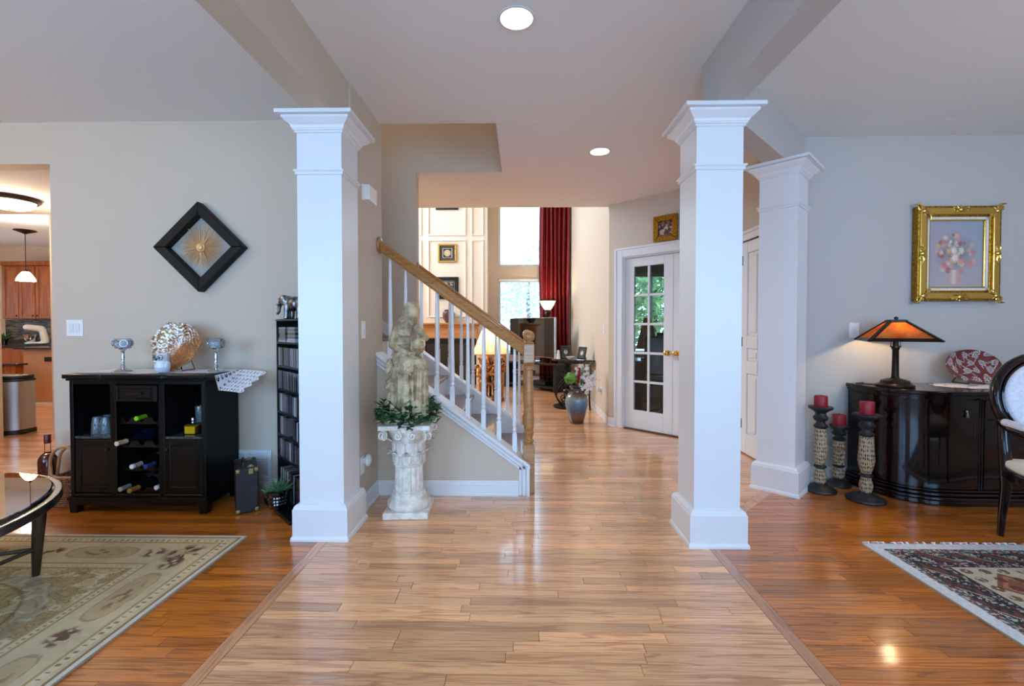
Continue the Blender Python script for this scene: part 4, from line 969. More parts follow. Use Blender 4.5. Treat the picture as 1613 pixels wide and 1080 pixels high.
for k in range(13):
    for x in (-.0885, .0885):
        if me is None: o = MB().box(-.0765, .0765, -.008, .003, -.001, .001).build('louvre', 'white', vt); me = o.data
        else: o = bpy.data.objects.new('louvre', me); COL.objects.link(o); o.parent = vt
        o.location = (x, -.004, .03 + .0124 * k); o.rotation_euler[0] = R(35)

# ------------------------------------------------------------------ disc tower
TW = .50; TA = -PI / 4
tw = thing('disc_tower', 'tall black media tower of shelves turned diagonally behind the left column', 'shelf', (-1.786, 3.11, 0), TA)
q = MB().prism([(0, 0), (.515, 0), (.515, .22), (.02, .235)], 0, .028, 'z'); q.build('base', 'black', tw, bevel=.003)
Y0, Y1 = .088, .228
q = MB()
q.box(.012, .024, Y0, Y1, .028, 1.272); q.box(.012 + TW - .02, TW + .004, Y0, Y1, .028, 1.272)
q.build('side_panel', 'black', tw)
MB().box(.024, TW - .008, Y1 - .006, Y1, .028, 1.272).build('back_panel', 'black', tw); MB().box(.006, TW + .01, Y0 - .004, Y1 + .002, 1.262, 1.274).build('top', 'black', tw, bevel=.002)
SH = [.05, .32, .477, .636, .795, .955, 1.118]
for z in SH: MB().box(.024, TW - .008, Y0, Y1 - .006, z - .012, z).build('shelf_board', 'black', tw)
SPC = {'disc_grey': (92, 94, 100), 'disc_black': (22, 22, 26), 'disc_white': (178, 180, 186), 'disc_blue': (44, 58, 84), 'disc_red': (96, 32, 34), 'disc_brown': (70, 56, 48), 'disc_pale': (128, 130, 132)}
for k, c in SPC.items(): mat(k, c, .22, coat=.5)
Rm = Matrix.Rotation(TA, 3, 'Z')
def tower_pt(x, y, z): v = Rm @ Vector((x, y, 0)); return (v.x - 1.786, v.y + 3.11, z)
dmesh = {}
def disc(x, z, th, h, m, lab, grp, d=.118, flat=False):
    key = (round(th, 4), h, m, flat)
    if key not in dmesh:
        q = MB().box(0, th, 0, d, 0, h) if not flat else MB().box(0, h, 0, d, 0, th); me = q.mesh('disc_case_mesh'); me.materials.append(MATS[m]); dmesh[key] = me
    o = bpy.data.objects.new('disc_case', dmesh[key]); COL.objects.link(o); o.location = tower_pt(x, Y0 + .006 + random.uniform(0, .004), z + .0005); o.rotation_euler[2] = TA
    tag(o, lab, 'disc case', grp)
CN = {'disc_grey': 'grey', 'disc_black': 'black', 'disc_white': 'white', 'disc_blue': 'slate blue', 'disc_red': 'dark red', 'disc_brown': 'brown', 'disc_pale': 'pale grey'}
NM = {1: 'sixth', 2: 'fifth', 3: 'fourth', 4: 'third', 5: 'second'}
for i in range(1, 6):
    x = .027
    while x < TW - .022:
        th = random.choice((.010, .011, .0125, .014))
        if i == 2 and .20 < x < .30: x += .1; continue
        m = random.choice(['disc_grey', 'disc_black', 'disc_black', 'disc_pale', 'disc_grey', 'disc_blue', 'disc_white', 'disc_brown'] + (['disc_red'] if i == 1 else []))
        disc(x, SH[i], th, .124, m, f'{CN[m]} slim disc case standing upright on the {NM[i]} shelf of the black tower', f'disc cases on the {NM[i]} tower shelf'); x += th + .0008
for j in range(2):
    for k in range(8): m = random.choice(['disc_pale', 'disc_grey', 'disc_brown', 'disc_white']); disc(.03 + .155 * j + .004 * (k % 2) + (0.03 if j else 0), SH[6] + .0128 * k, .012, .14, m, f"{CN[m]} disc case lying flat in the {['left', 'right'][j]} stack of the top tower compartment", 'disc cases stacked flat at the top of the tower', flat=True)
x = .05
while x < TW - .03:
    m = random.choice(['disc_red', 'disc_white', 'disc_grey', 'disc_black', 'disc_brown', 'disc_pale']); disc(x, SH[0], .0145, .19, m, f'{CN[m]} tall film case on the lowest tower shelf behind the succulent', 'film cases on the lowest tower shelf'); x += .0155
# elephant
el = thing('elephant_figurine', 'silver elephant figurine with raised tusks on top of the disc tower', 'figurine', (-1.535, 3.075, 1.2745), R(165))
q = MB(); q.ball((0, 0, .105), (.075, .045, .05)); q.ball((.05, 0, .115), (.04, .04, .045)); q.ball((.088, 0, .13), (.036, .032, .037)); q.ball((-.05, 0, .105), (.045, .042, .048))
for x, y in ((.045, .024), (.045, -.024), (-.055, .024), (-.055, -.024)): q.cap((x, y, .09), (x + .004, y, .012), .021, .017); q.ball((x + .006, y, .008), (.02, .019, .009))
q.tube([(.115, 0, .125), (.128, 0, .10), (.132, 0, .075), (.136, 0, .05), (.146, 0, .036), (.155, 0, .04)], [.018, .015, .012, .010, .008, .007], 9)
for s in (-1, 1): q.tube([(.108, s * .015, .108), (.13, s * .02, .098), (.148, s * .02, .104)], [.006, .005, .002], 7); q.ball((.07, s * .042, .128), (.022, .006, .032))
q.tube([(-.09, 0, .125), (-.105, 0, .10), (-.103, 0, .06)], [.006, .004, .005], 6)
sculpt('body', q, .0038, 'pewter', el, smooth=2, noise=.0016, nscale=.006)
for s in (-1, 1): MB().ball((.112, s * .026, .138), .004).build('eye', 'black', el, smooth=True)
# succulent
mat('succ', (60, 98, 66), .4, rgb2=(96, 134, 92), vscale=30); mat('succ_pale', (122, 148, 104), .45); mat('soil', (40, 30, 22), .9)
sp = thing('potted_succulent', 'green succulents in a ribbed black pot on the base of the disc tower', 'plant', (-1.60, 2.955, .0285))
MB().lathe([(.044, 0), (.05, .004), (.058, .03), (.063, .035), (.06, .045), (.066, .055), (.063, .066), (.069, .078), (.066, .088), (.071, .10), (.073, .118), (.068, .12), (.064, .11), (.0, .108)], 32, cap=False).build('pot', 'black_gloss', sp, smooth=True)
MB().lathe([(0, .104), (.065, .104), (.065, .11), (0, .11)], 20, cap=False).build('soil', 'soil', sp)
def succ_leaf(L, wd):
    return MB().sheet(4, 8, lambda u, v: ((u - .5) * wd * (math.sin(PI * min(1, v * .62 + .38)) if v < 1 else 0), L * v * (.9 - .2 * v), L * (.55 * v + .2 * v * v) + abs(u - .5) * wd * .6))
for (cx, cy_, n, L, wd, m) in ((.01, -.01, 26, .105, .026, 'succ'), (-.045, -.02, 20, .05, .026, 'succ_pale'), (.045, .02, 18, .06, .024, 'succ')):
    base_ = succ_leaf(L, wd).mesh('succulent_leaf_mesh'); base_.materials.append(MATS[m])
    for k in range(n):
        o = bpy.data.objects.new('leaf', base_); COL.objects.link(o); o.parent = sp
        md = o.modifiers.new('s', 'SOLIDIFY'); md.thickness = .003
        o.location = (cx, cy_, .108 + .0006 * k); s = 1 - .55 * k / n; o.scale = (s, s, s); o.rotation_euler = (R(-20 + 50 * k / n), 0, k * 2.4)
# ------------------------------------------------------------------ left rug and coffee table
attr_mat('rug_pile', .95, bump=.5, bscale=700, spec=.1)
mat('rug_side', (168, 158, 138), .95)
def flower(X, Y, cx, cy, r, seed, ax=1.0):
    dx = (X - cx) / ax; dy = Y - cy; a = np.arctan2(dy, dx); d = np.hypot(dx, dy) / r
    n = vnoise(X / r * 3.2 + seed * 7, Y / r * 3.2 + seed * 3, seed)
    return np.clip((1 - d) * 2.4, 0, 1) * sm(n + .25 * np.sin(6 * a + seed), .42, .6)
def rug_left(u, v):
    W, H = 2.62, 2.55
    X = u * W; Y = v * H                      # X from the left, Y from the near edge
    dx = np.minimum(X, W - X); dy = np.minimum(Y, H - Y); d = np.minimum(dx, dy); s = np.where(dx < dy, Y, X)
    n = vnoise(X * 9, Y * 9, 1); n2 = vnoise(X * 46, Y * 46, 2)
    C = np.tile(S((214, 188, 146)), (len(u), 1)) * (0.9 + .2 * n)[:, None]
    tan, brn, mar, gry, crm, olv = S((178, 140, 84)), S((116, 80, 44)), S((100, 48, 42)), S((146, 140, 128)), S((228, 208, 168)), S((164, 136, 84))
    C = mixc(C, S((222, 208, 184)), (d < .022) * 1.0); C = mixc(C, brn, ((d > .022) & (d < .030)) * .7)
    C = mixc(C, crm, ((d > .05) & (d < .085)) * .6)
    C = mixc(C, brn, ((d > .058) & (d < .076) & ((s % .034) < .011)) * .7)
    C = mixc(C, tan, ((d > .088) & (d < .096)) * .8)
    # cartouche band
    band = (d > .11) & (d < .30); per = .56; q = (s % per) - per / 2; e = np.abs(d - .205)
    cart = band & ((np.abs(q) / .18) ** 3 + (e / .062) ** 3 < 1)
    C = mixc(C, tan, cart * .4); ed = band & (np.abs((np.abs(q) / .18) ** 3 + (e / .062) ** 3 - 1) < .12); C = mixc(C, brn, ed * .35)
    fl = np.clip((1 - np.hypot(q / .14, (d - .205) / .045)) * 2, 0, 1) * sm(n2 + .3 * np.sin(q * 60) * np.cos(d * 90), .45, .6)
    C = mixc(C, mar, fl * .6 * band); q2 = ((s + per / 2) % per) - per / 2
    fl2 = np.clip((1 - np.hypot(q2 / .075, (d - .205) / .06)) * 2.5, 0, 1) * sm(n2, .42, .55); C = mixc(C, mar, fl2 * .85 * band)
    C = mixc(C, tan, ((d > .315) & (d < .325)) * .8); C = mixc(C, crm, ((d > .33) & (d < .355)) * .5); C = mixc(C, brn, ((d > .337) & (d < .348) & ((s % .026) < .009)) * .6)
    C = mixc(C, tan, ((d > .362) & (d < .372)) * .8)
    inner = d > .372
    # field: oval medallion with leafy scrolls
    rx, ry = (X - W / 2) / (W / 2 - .40), (Y - H / 2) / (H / 2 - .40); rr = (np.abs(rx) ** 3.6 + np.abs(ry) ** 3.6) ** (1 / 3.6)
    wx = X * 14 + 1.5 * vnoise(X * 4, Y * 4, 61); wy = Y * 14 + 1.5 * vnoise(X * 4 + 9, Y * 4 + 5, 62)
    f = .65 * vnoise(wx, wy, 63) + .35 * vnoise(wx * 2.3, wy * 2.3, 64); f2 = vnoise(wx * 2 + 5, wy * 2, 65)
    C = mixc(C, S((208, 180, 134)), inner * 1.); sc_ = inner * (rr < 1.25)
    C = mixc(C, tan, sc_ * sm(f, .46, .56) * .5)
    for lv, kk_ in ((.36, .45), (.44, .6), (.52, .75), (.60, .5), (.68, .45)): C = mixc(C, brn, sc_ * np.exp(-((f - lv) / .016) ** 2) * kk_); C = mixc(C, crm, sc_ * np.exp(-((f - .40) / .03) ** 2) * .55); C = mixc(C, olv, sc_ * np.exp(-((f2 - .5) / .03) ** 2) * .35)
    C = mixc(C, gry, inner * np.exp(-((rr - .96) / .045) ** 2) * .4); C = mixc(C, brn, inner * np.exp(-((rr - .90) / .008) ** 2) * .6)
    C = mixc(C, S((196, 184, 156)), (rr < .40) * .7); C = mixc(C, brn, (np.abs(rr - .40) < .010) * .7)
    for k in range(9):
        a = k * 2 * PI / 9 + .3; cx = W / 2 + .66 * (W / 2 - .4) * math.cos(a); cy = H / 2 + .66 * (H / 2 - .4) * math.sin(a)
        C = mixc(C, mar, flower(X, Y, cx, cy, .10, k + 3) * .85)
    for k in range(6): C = mixc(C, mar, flower(X, Y, W / 2 + .4 * math.cos(k), H / 2 + .3 * math.sin(k * 1.3), .13, k + 20) * .8)
    for sx in (-1, 1):
        for sy in (-1, 1): C = mixc(C, mar, flower(X, Y, W / 2 + sx * (W / 2 - .21), H / 2 + sy * (H / 2 - .21), .11, 40) * .9)
    return C * (.93 + .14 * n2)[:, None]
rg = thing('area_rug', 'beige floral area rug with maroon clusters under the glass coffee table', 'rug', (-1.585 - 2.62, 2.59 - 2.55, .001))
MB().box(0, 2.62, 0, 2.55, 0, .009).build('backing', 'rug_side', rg)
painted('pile', 'rug_pile', (.002, .002, .0096), (2.616, 0, 0), (0, 2.546, 0), 400, 390, rug_left, rg)
mat('table_metal', (86, 78, 66), .3, .9); mat('table_rim', (120, 116, 108), .22, .9); glassm('table_glass', (205, 222, 214), 1.5)
ct = thing('coffee_table', 'oval glass coffee table with a bronze metal rim on the left rug', 'table', (-2.69, 1.60, .0113))
def ell(a, b, n=72): return [(a * math.cos(2 * PI * k / n), b * math.sin(2 * PI * k / n)) for k in range(n)]
def ellring(a0, b0, a1, b1, z0, z1, n=72):
    o, i = ell(a0, b0, n), ell(a1, b1, n); vs = [(x, y, z0) for x, y in o] + [(x, y, z1) for x, y in o] + [(x, y, z1) for x, y in i] + [(x, y, z0) for x, y in i]
    return MB().add(vs, [(r * n + k, r * n + (k + 1) % n, ((r + 1) % 4) * n + (k + 1) % n, ((r + 1) % 4) * n + k) for r in range(4) for k in range(n)])
ellring(.665, .775, .635, .745, .385, .425).build('rim_band', 'table_rim', ct, smooth=True, bevel=.003)
ellring(.635, .745, .57, .68, .41, .418).build('rim_shelf', 'table_metal', ct)
MB().prism(ell(.63, .74), .429, .441, 'z').build('glass_top', 'table_glass', ct, bevel=.004, seg=2)
for k in range(8):
    a = PI / 8 + k * PI / 4; MB().lathe([(.012, .418), (.012, .429)], 12, (.605 * math.cos(a), .715 * math.sin(a), 0)).build('glass_pad', 'chrome', ct)
LG = [(.33, .55), (-.33, .55), (-.33, -.55), (.33, -.55)]
for x, y in LG:
    d = Vector((x, y, 0)).normalized()
    q = MB(); pts = [Vector((x, y, .39)) + d * .02, Vector((x, y, .26)) + d * .014, Vector((x, y, .12)) + d * .006, Vector((x, y, 0))]
    q.tube(pts, [.030, .026, .021, .015], 14); q.build('leg', 'table_metal', ct, smooth=True)
for i in range(4):
    a, b = Vector((*LG[i], .13)), Vector((*LG[(i + 1) % 4], .13)); m_ = (a + b) / 2
    pts = [a * (1 - t) ** 2 + b * t * t + (m_ * .72 + Vector((0, 0, .13 * .28 - .012))) * (2 * t * (1 - t)) for t in [k / 14 for k in range(15)]]
    MB().tube(pts, .010, 8).build('stretcher', 'table_metal', ct, smooth=True)

# ------------------------------------------------------------------ passage and kitchen seen through the opening
fm = thing('ceiling_light', 'bowl ceiling light with a bronze rim in the passage to the kitchen', 'ceiling light', (-4.80, 4.22, 2.44))
MB().lathe([(.18, 0), (.205, -.006), (.21, -.02), (.20, -.035), (.185, -.045), (.175, -.04), (.17, 0)], 40).build('rim', 'bronze', fm, smooth=True)
mat('bowl_glow', (255, 244, 224), .5, emit=(255, 240, 214), es=3.5)
MB().lathe([(.172, -.040), (.165, -.065), (.14, -.09), (.095, -.108), (.04, -.115), (.001, -.116)], 40, cap=False).build('glass_bowl', 'bowl_glow', fm, smooth=True)
MB().lathe([(.02, -.112), (.016, -.122), (.008, -.128), (.001, -.130)], 14, cap=False).build('finial', 'bronze', fm, smooth=True)
point('passage_lamp', (-4.80, 4.22, 2.20), 26, (1, .80, .56), .12)
mat('maple', (160, 88, 30), .5, spec=.2, rgb2=(132, 66, 20), vscale=4, stretch=(6, 6, .6)); mat('maple_light', (190, 132, 84), .5)
mat('granite', (16, 15, 15), .12, rgb2=(40, 36, 32), vscale=90, coat=.6)
def upper_cabinet(label, x0, x1, ndoor, knobs):
    t = thing('kitchen_cabinet', label, 'cabinet', ((x0 + x1) / 2, 8.0, 1.365)); w_ = (x1 - x0) / 2
    MB().box(-w_, w_, .02, .315, 0, 1.0).build('carcass', 'maple', t); MB().box(-w_, w_, -.03, .315, .955, 1.03).build('crown', 'maple', t, bevel=.01)
    for i in range(ndoor):
        a = -w_ + 2 * w_ * i / ndoor + .004; b = -w_ + 2 * w_ * (i + 1) / ndoor - .004; s = .055
        q = MB(); q.box(a, a + s, 0, .02, .01, .945); q.box(b - s, b, 0, .02, .01, .945); q.box(a + s, b - s, 0, .02, .01, .07); q.box(a + s, b - s, 0, .02, .885, .945)
        d = q.build('door', 'maple', t, bevel=.004); MB().box(a + s, b - s, .008, .018, .07, .885).build('door_panel', 'maple', d)
        MB().ball(((b - .03) if knobs[i] else (a + .03), -.012, .06), .013).build('door_knob', 'bronze', d, smooth=True)
upper_cabinet('pair of maple kitchen wall cabinet doors left of and behind the pendant', -9.30, -8.695, 2, (1, 1)); upper_cabinet('maple kitchen wall cabinet at the right edge of the kitchen opening', -8.690, -8.08, 2, (0, 1))
def tiles():
    m, t, b = new_mat('mosaic'); L = t.links.new; N = t.nodes.new
    tc = N('ShaderNodeTexCoord'); mp = N('ShaderNodeMapping'); mp.inputs['Rotation'].default_value = (R(90), 0, 0); L(tc.outputs['Object'], mp.inputs[0])
    br = N('ShaderNodeTexBrick'); br.inputs['Scale'].default_value = 1; br.inputs['Brick Width'].default_value = .11; br.inputs['Row Height'].default_value = .019; br.inputs['Mortar Size'].default_value = .0015
    br.inputs['Color1'].default_value = (*S((40, 28, 20)), 1); br.inputs['Color2'].default_value = (*S((170, 140, 108)), 1); br.inputs['Mortar'].default_value = (.02, .02, .02, 1); br.inputs['Bias'].default_value = -.3
    L(mp.outputs[0], br.inputs['Vector']); L(br.outputs['Color'], b.inputs['Base Color']); b.inputs['Roughness'].default_value = .45; b.inputs['Specular IOR Level'].default_value = .25; MATS['mosaic'] = m
tiles()
struct('trim_7', MB().box(-9.6, -8.0, 8.305, 8.32, .91, 1.365), 'mosaic')
t = thing('kitchen_counter', 'black granite worktop on maple base units along the kitchen back wall', 'counter', (-8.8, 7.72, 0))
MB().box(-.85, .85, 0, .58, .09, .87).build('base_unit', 'maple', t); MB().box(-.87, .87, -.03, .585, .87, .91).build('worktop', 'granite', t, bevel=.004); MB().box(-.85, .85, .565, .582, .91, .985).build('upstand', 'granite', t)
t = thing('kitchen_island', 'maple island with black granite top behind the steel bin', 'island', (-7.35, 7.05, 0))
MB().box(-.55, .75, .03, .45, 0, .865).build('panel_body', 'maple_light', t); MB().box(-.66, .85, -.02, .50, .866, .90).build('worktop', 'granite', t, bevel=.004); MB().box(-.55, .75, .02, .03, 0, .02).build('shoe_moulding', 'white', t)
ol = thing('outlet_plate', 'dark outlet plate on the side of the kitchen island', 'outlet', (-7.50, 7.078, .71)); MB().box(-.06, .06, -.006, 0, -.036, .036).build('cover_plate', 'bronze', ol, bevel=.003)
for x in (-.028, .028): MB().box(x - .018, x + .018, -.009, -.005, -.02, .02).build('socket', 'black', ol)
t = thing('low_counter', 'low black-topped maple counter at the left edge of the kitchen opening', 'counter', (-7.95, 6.62, 0))
MB().box(-.45, .40, .03, .14, 0, .645).build('panel_body', 'maple', t); MB().box(-.5, .455, 0, .16, .645, .675).build('worktop', 'granite', t, bevel=.004)
tb = thing('trash_can', 'stainless steel step bin with black lid and base in the kitchen doorway', 'bin', (-5.90, 5.10, 0))
pl = [(-.215, .12), (-.215, -.02)] + [(-.215 + .43 * k / 20, -.02 - .13 * math.sin(PI * k / 20) ** .8) for k in range(1, 20)] + [(.215, -.02), (.215, .12)]
MB().prism([(x * .97, y) for x, y in pl], .045, .60, 'z').build('steel_body', 'steel', tb, smooth=True); MB().prism([(x * 1.0, y * 1.03) for x, y in pl], 0, .05, 'z').build('base', 'black', tb, smooth=True)
MB().prism([(x * 1.02, y * 1.04) for x, y in pl], .60, .63, 'z').prism([(x * .98, y * .97) for x, y in pl], .63, .67, 'z').build('lid', 'black', tb, bevel=.01, seg=2); MB().cbox((.235, -.03, .03), (.05, .06, .015)).build('pedal', 'black', tb, bevel=.004)
pn = thing('pendant_lamp', 'small stained glass pendant lamp hanging above the kitchen island', 'pendant lamp', (-7.68, 6.94, 2.72))
MB().lathe([(.001, 0), (.13, 0), (.135, -.01), (.11, -.02), (.03, -.05), (.015, -.06), (.001, -.06)], 24, cap=False).build('canopy', 'bronze', pn, smooth=True); MB().tube([(0, 0, -.05), (0, 0, -.4), (0, 0, -.63)], .005, 6).build('cord', 'black', pn)
mat('tiffany', (255, 246, 226), .5, emit=(255, 236, 196), es=4.2); mat('tiffany_amber', (214, 130, 50), .5, emit=(230, 140, 50), es=1.4)
sh = [(.028, -.635), (.05, -.65), (.085, -.70), (.108, -.745), (.115, -.785)]
MB().lathe(sh, 24, cap=False).build('glass_shade', 'tiffany', pn, smooth=True)
MB().lathe([(.0955, -.716), (.1015, -.728)], 24, cap=False).lathe([(.1150, -.752), (.1145, -.762)], 24, cap=False).build('amber_band', 'tiffany_amber', pn)
MB().lathe([(.006, -.60), (.03, -.625), (.034, -.645), (.02, -.65)], 16).build('fitter', 'bronze', pn, smooth=True)
for k in range(12):
    a = PI * k / 6; MB().tube([(r * 1.01 * math.cos(a), r * 1.01 * math.sin(a), z) for r, z in sh], .002, 4).build('lead_line', 'bronze', pn)
point('pendant_bulb', (-7.68, 6.94, 1.88), 22, (1, .84, .62), .06)
mx_ = thing('stand_mixer', 'white countertop mixer on the far black kitchen counter', 'mixer', (-8.62, 7.92, .917), R(30))
q = MB(); q.cap((-.10, 0, .30), (.08, 0, .27), .055, .06); q.cap((.10, 0, .25), (.13, 0, .06), .05, .06); q.ball((.02, 0, .02), (.17, .10, .025)); sculpt('body', q, .012, 'white', mx_, smooth=4); MB().lathe([(.05, .04), (.085, .09), (.095, .17), (.09, .17), (.045, .045)], 20, (-.06, 0, 0)).build('bowl', 'chrome', mx_, smooth=True)
kp = thing('kitchen_plant', 'small leafy green plant at the left end of the kitchen counter', 'plant', (-9.22, 7.95, .911)); MB().lathe([(.04, 0), (.06, .09), (.055, .09), (.0, .08)], 16, cap=False).build('pot', 'black_gloss', kp, smooth=True)
lf = leaf_mesh('blade_leaf_mesh', [(0, 0), (.09, .3), (.07, .7), (0, 1), (-.07, .7), (-.09, .3)], 'leaf_mid', .4)
for k in range(26):
    o = bpy.data.objects.new('leaf', lf); COL.objects.link(o); o.parent = kp; s = random.uniform(.12, .2); o.scale = (s, s, s); o.location = (0, 0, .085); o.rotation_euler = (R(random.uniform(15, 70)), 0, k * 2.4)
# ------------------------------------------------------------------ family room
FY = 9.55                                      # face of the chimney breast
struct('wall_chimney', MB().box(-3.7, -.70, FY, 10.0, 1.31, 5.3).box(-3.7, -2.02, FY, 10, 0, 1.31).box(-.93, -.70, FY, 10, 0, 1.31).box(-2.02, -.93, FY, 10, .98, 1.31).box(-2.02, -.93, 9.95, 10, 0, .98), 'cream_panel')
pm = sempty('trim_8', (0, FY, 0))
def picture_mould(x0, x1, z0, z1, w_=.035, t=.022):
    q = MB()
    for r in ((x0, x1, z0, z0 + w_), (x0, x1, z1 - w_, z1), (x0, x0 + w_, z0 + w_, z1 - w_), (x1 - w_, x1, z0 + w_, z1 - w_)): q.box(r[0], r[1], -t, 0, r[2], r[3])
    struct('panel_moulding', q, 'cream_panel', pm, bevel=.008)
for z0, z1 in ((1.42, 3.05), (3.13, 5.1)):
    picture_mould(-3.55, -2.78, z0, z1); picture_mould(-2.68, -2.07, z0, z1); picture_mould(-1.95, -1.14, z0, z1); picture_mould(-1.04, -.77, z0, z1)
mat('mantel_wood', (206, 152, 98), .45, rgb2=(190, 134, 80), vscale=3, stretch=(.5, 4, 4)); mat('firebox', (12, 10, 9), .7)
mn = thing('mantelpiece', 'peach-brown wooden mantelpiece over the black firebox of the family room', 'mantel', (-1.47, FY, 0))
MB().box(-.75, .62, -.20, 0, 1.27, 1.31).build('mantel_shelf', 'mantel_wood', mn, bevel=.008); MB().box(-.70, .57, -.10, -.001, 1.0, 1.24).build('frieze', 'mantel_wood', mn, bevel=.005); MB().box(-.72, .59, -.15, -.001, 1.235, 1.272).build('crown', 'mantel_wood', mn, bevel=.01)
for x in (-.68, .40): MB().box(x, x + .15, -.09, -.001, 0, 1.0).build('pilaster', 'mantel_wood', mn, bevel=.006) if x < 0 else None
fb = thing('fireplace', 'black fireplace opening below the wooden mantel', 'fireplace', (-1.47, FY, 0))
MB().box(-.55, .54, .36, .40, .001, .98).box(-.55, -.53, .0, .36, .001, .98).box(.52, .54, 0, .36, .001, .98).build('firebox', 'firebox', fb); MB().box(-.545, .535, .02, .03, .02, .86).build('smoked_glass', 'black_gloss', fb); MB().box(-.55, .54, -.01, .02, .86, .98).build('hood', 'black', fb)
attr_mat('print', .5, spec=.4); mat('mat_board', (66, 66, 64), .8)
def framed(label, x, z, w_, h, fm, pic, fw_=.035, cat='picture', y=FY, t=None, inner=None):
    t = thing('framed_picture', label, cat, (x, y, z)) if t is None else t
    po = [(-w_ / 2, -h / 2), (w_ / 2, -h / 2), (w_ / 2, h / 2), (-w_ / 2, h / 2)]; pi2 = [(a - math.copysign(fw_, a), b - math.copysign(fw_, b)) for a, b in po]
    for i in range(4): ring(po, pi2, -.032, -.001, i).build('frame_side', fm, t, bevel=.005)
    a, b = w_ - 2 * fw_, h - 2 * fw_
    MB().box(-a / 2, a / 2, -.012, -.002, -b / 2, b / 2).build('backing', 'mat_board', t)
    n = 44; painted('print', 'print', (-a / 2, -.0125, -b / 2), (a, 0, 0), (0, 0, b), int(n * a / max(a, b)), int(n * b / max(a, b)), pic, t)
    return t
def medal(u, v):
    r = np.hypot(u - .5, v - .5); a = np.arctan2(v - .5, u - .5); C = np.tile(S((62, 62, 60)), (len(u), 1)); m = np.maximum(abs(u - .5), abs(v - .5))
    C = mixc(C, S((198, 194, 184)), (m < .31) * 1.); C = mixc(C, S((40, 38, 36)), (m < .28) * 1.); C = mixc(C, S((206, 194, 160)), (r < .22 + .018 * np.cos(10 * a)) * 1.); C = mixc(C, S((140, 116, 70)), ((r < .19) & (np.cos(10 * a) > .2) & (r > .07)) * .6); return C
def ornate(u, v):
    m = np.maximum(abs(u - .5), abs(v - .5)); n = vnoise(u * 16, v * 16, 8); C = np.tile(S((26, 26, 28)), (len(u), 1)); C = mixc(C, S((120, 116, 104)), (m < .42) * 1.); C = mixc(C, S((38, 36, 38)), (m < .36) * 1.); C = mixc(C, S((168, 160, 146)), ((m < .33) & (n > .5)) * 1.); C = mixc(C, S((30, 30, 32)), ((abs(m - .39) < .012) & (n > .4)) * 1.); return C
framed('square framed gold medallion on the cream chimney panelling', -1.535, 2.77, .39, .385, 'gold_bright', medal)
framed('black framed ornate print low on the chimney panelling behind the stair rail', -1.535, 2.04, .47, .46, 'black', ornate, .05)
framed('black frame highest on the chimney panelling, cut off by the hall ceiling', -1.54, 3.90, .47, .46, 'black', medal, .04)
mat('urn', (70, 44, 38), .3, rgb2=(110, 90, 90), vscale=8, stretch=(8, 8, .5))
t = thing('mantel_vase', 'small dark ribbed urn standing on the mantelpiece', 'vase', (-1.50, FY - .11, 1.3105)); MB().lathe([(.05, 0), (.06, .01), (.11, .10), (.125, .17), (.11, .225), (.075, .25), (.085, .265), (.075, .27), (.06, .25)], 24, cap=False, f=lambda r, z, a: r * (1 + .02 * math.cos(14 * a))).build('urn_body', 'urn', t, smooth=True); MB().lathe([(.078, .248), (.088, .262), (.078, .27)], 24, cap=False).build('rim', 'black', t, smooth=True)
# window blinds (raised part of the lower window)
bl = thing('window_blind', 'white horizontal blind in the lower family room window', 'blind', (.24, 9.97, 0))
q = MB()
for k in range(40): q.xf(MB().box(-.70, .70, -.012, .012, -.0008, .0008), (0, 0, 2.2 - .025 * k), rx=R(25))
s_ = q.build('slats', 'white', bl); s_['kind'] = 'stuff'; MB().box(-.71, .71, -.02, .02, 2.215, 2.265).build('head_rail', 'white', bl); MB().box(-.70, .70, -.013, .013, 1.185, 1.2).build('bottom_rail', 'white', bl)
for x in (-.5, .5): MB().tube([(x, 0, 1.2), (x, 0, 2.22)], .0012, 4).build('cord', 'white', bl)
# curtain
mat('curtain_red', (128, 14, 18), .55, bump=.15, bscale=200)
cu = thing('curtain', 'tall dark red curtain beside the family room window', 'curtain', (.72, 9.86, 0))
MB().sheet(120, 10, lambda u, v: (-.31 + .64 * u + .01 * math.sin(8 * v + 9 * u), .055 * math.sin(u * 44 + .5 * math.sin(v * 3)) + .02 * math.sin(u * 101 + v), .012 + 4.7 * v)).build('curtain_panel', 'curtain_red', cu, smooth='all', solid=.004)
cr = thing('curtain_rod', 'dark curtain rod above the tall family room window', 'curtain rod', (.3, 9.86, 4.74)); MB().tube([(-1.0, 0, 0), (.76, 0, 0)], .016, 10).build('rod', 'bronze', cr, smooth=True); MB().ball((-1.02, 0, 0), .035).build('finial', 'bronze', cr, smooth=True)
for x in (-.95, .7): MB().box(x - .01, x + .01, 0, .14, -.01, .01).build('bracket', 'bronze', cr)
# torchiere behind the television
shade_m('torch_glass', (255, 244, 214), .6, .9)
tc_ = thing('torchiere', 'floor lamp with an upturned glass bowl behind the television', 'floor lamp', (.56, 9.45, 0))
MB().lathe([(.15, 0), (.155, .015), (.10, .03), (.03, .05), (.02, .08), (.018, .7), (.028, .72), (.028, .74), (.018, .76), (.018, 1.35), (.03, 1.38), (.035, 1.46), (.06, 1.5), (.05, 1.54), (.055, 1.58)], 20).build('pole', 'bronze', tc_, smooth=True)
MB().lathe([(.05, 1.57), (.08, 1.60), (.13, 1.68), (.165, 1.76), (.17, 1.78), (.163, 1.78), (.125, 1.69), (.05, 1.585)], 28, cap=False).build('glass_bowl', 'torch_glass', tc_, smooth=True); MB().lathe([(.166, 1.758), (.173, 1.772), (.172, 1.787), (.163, 1.786)], 28, cap=False).build('bowl_rim', 'bronze', tc_, smooth=True)
point('torchiere_bulb', (.56, 9.45, 1.73), 16, (1, .82, .6), .05)
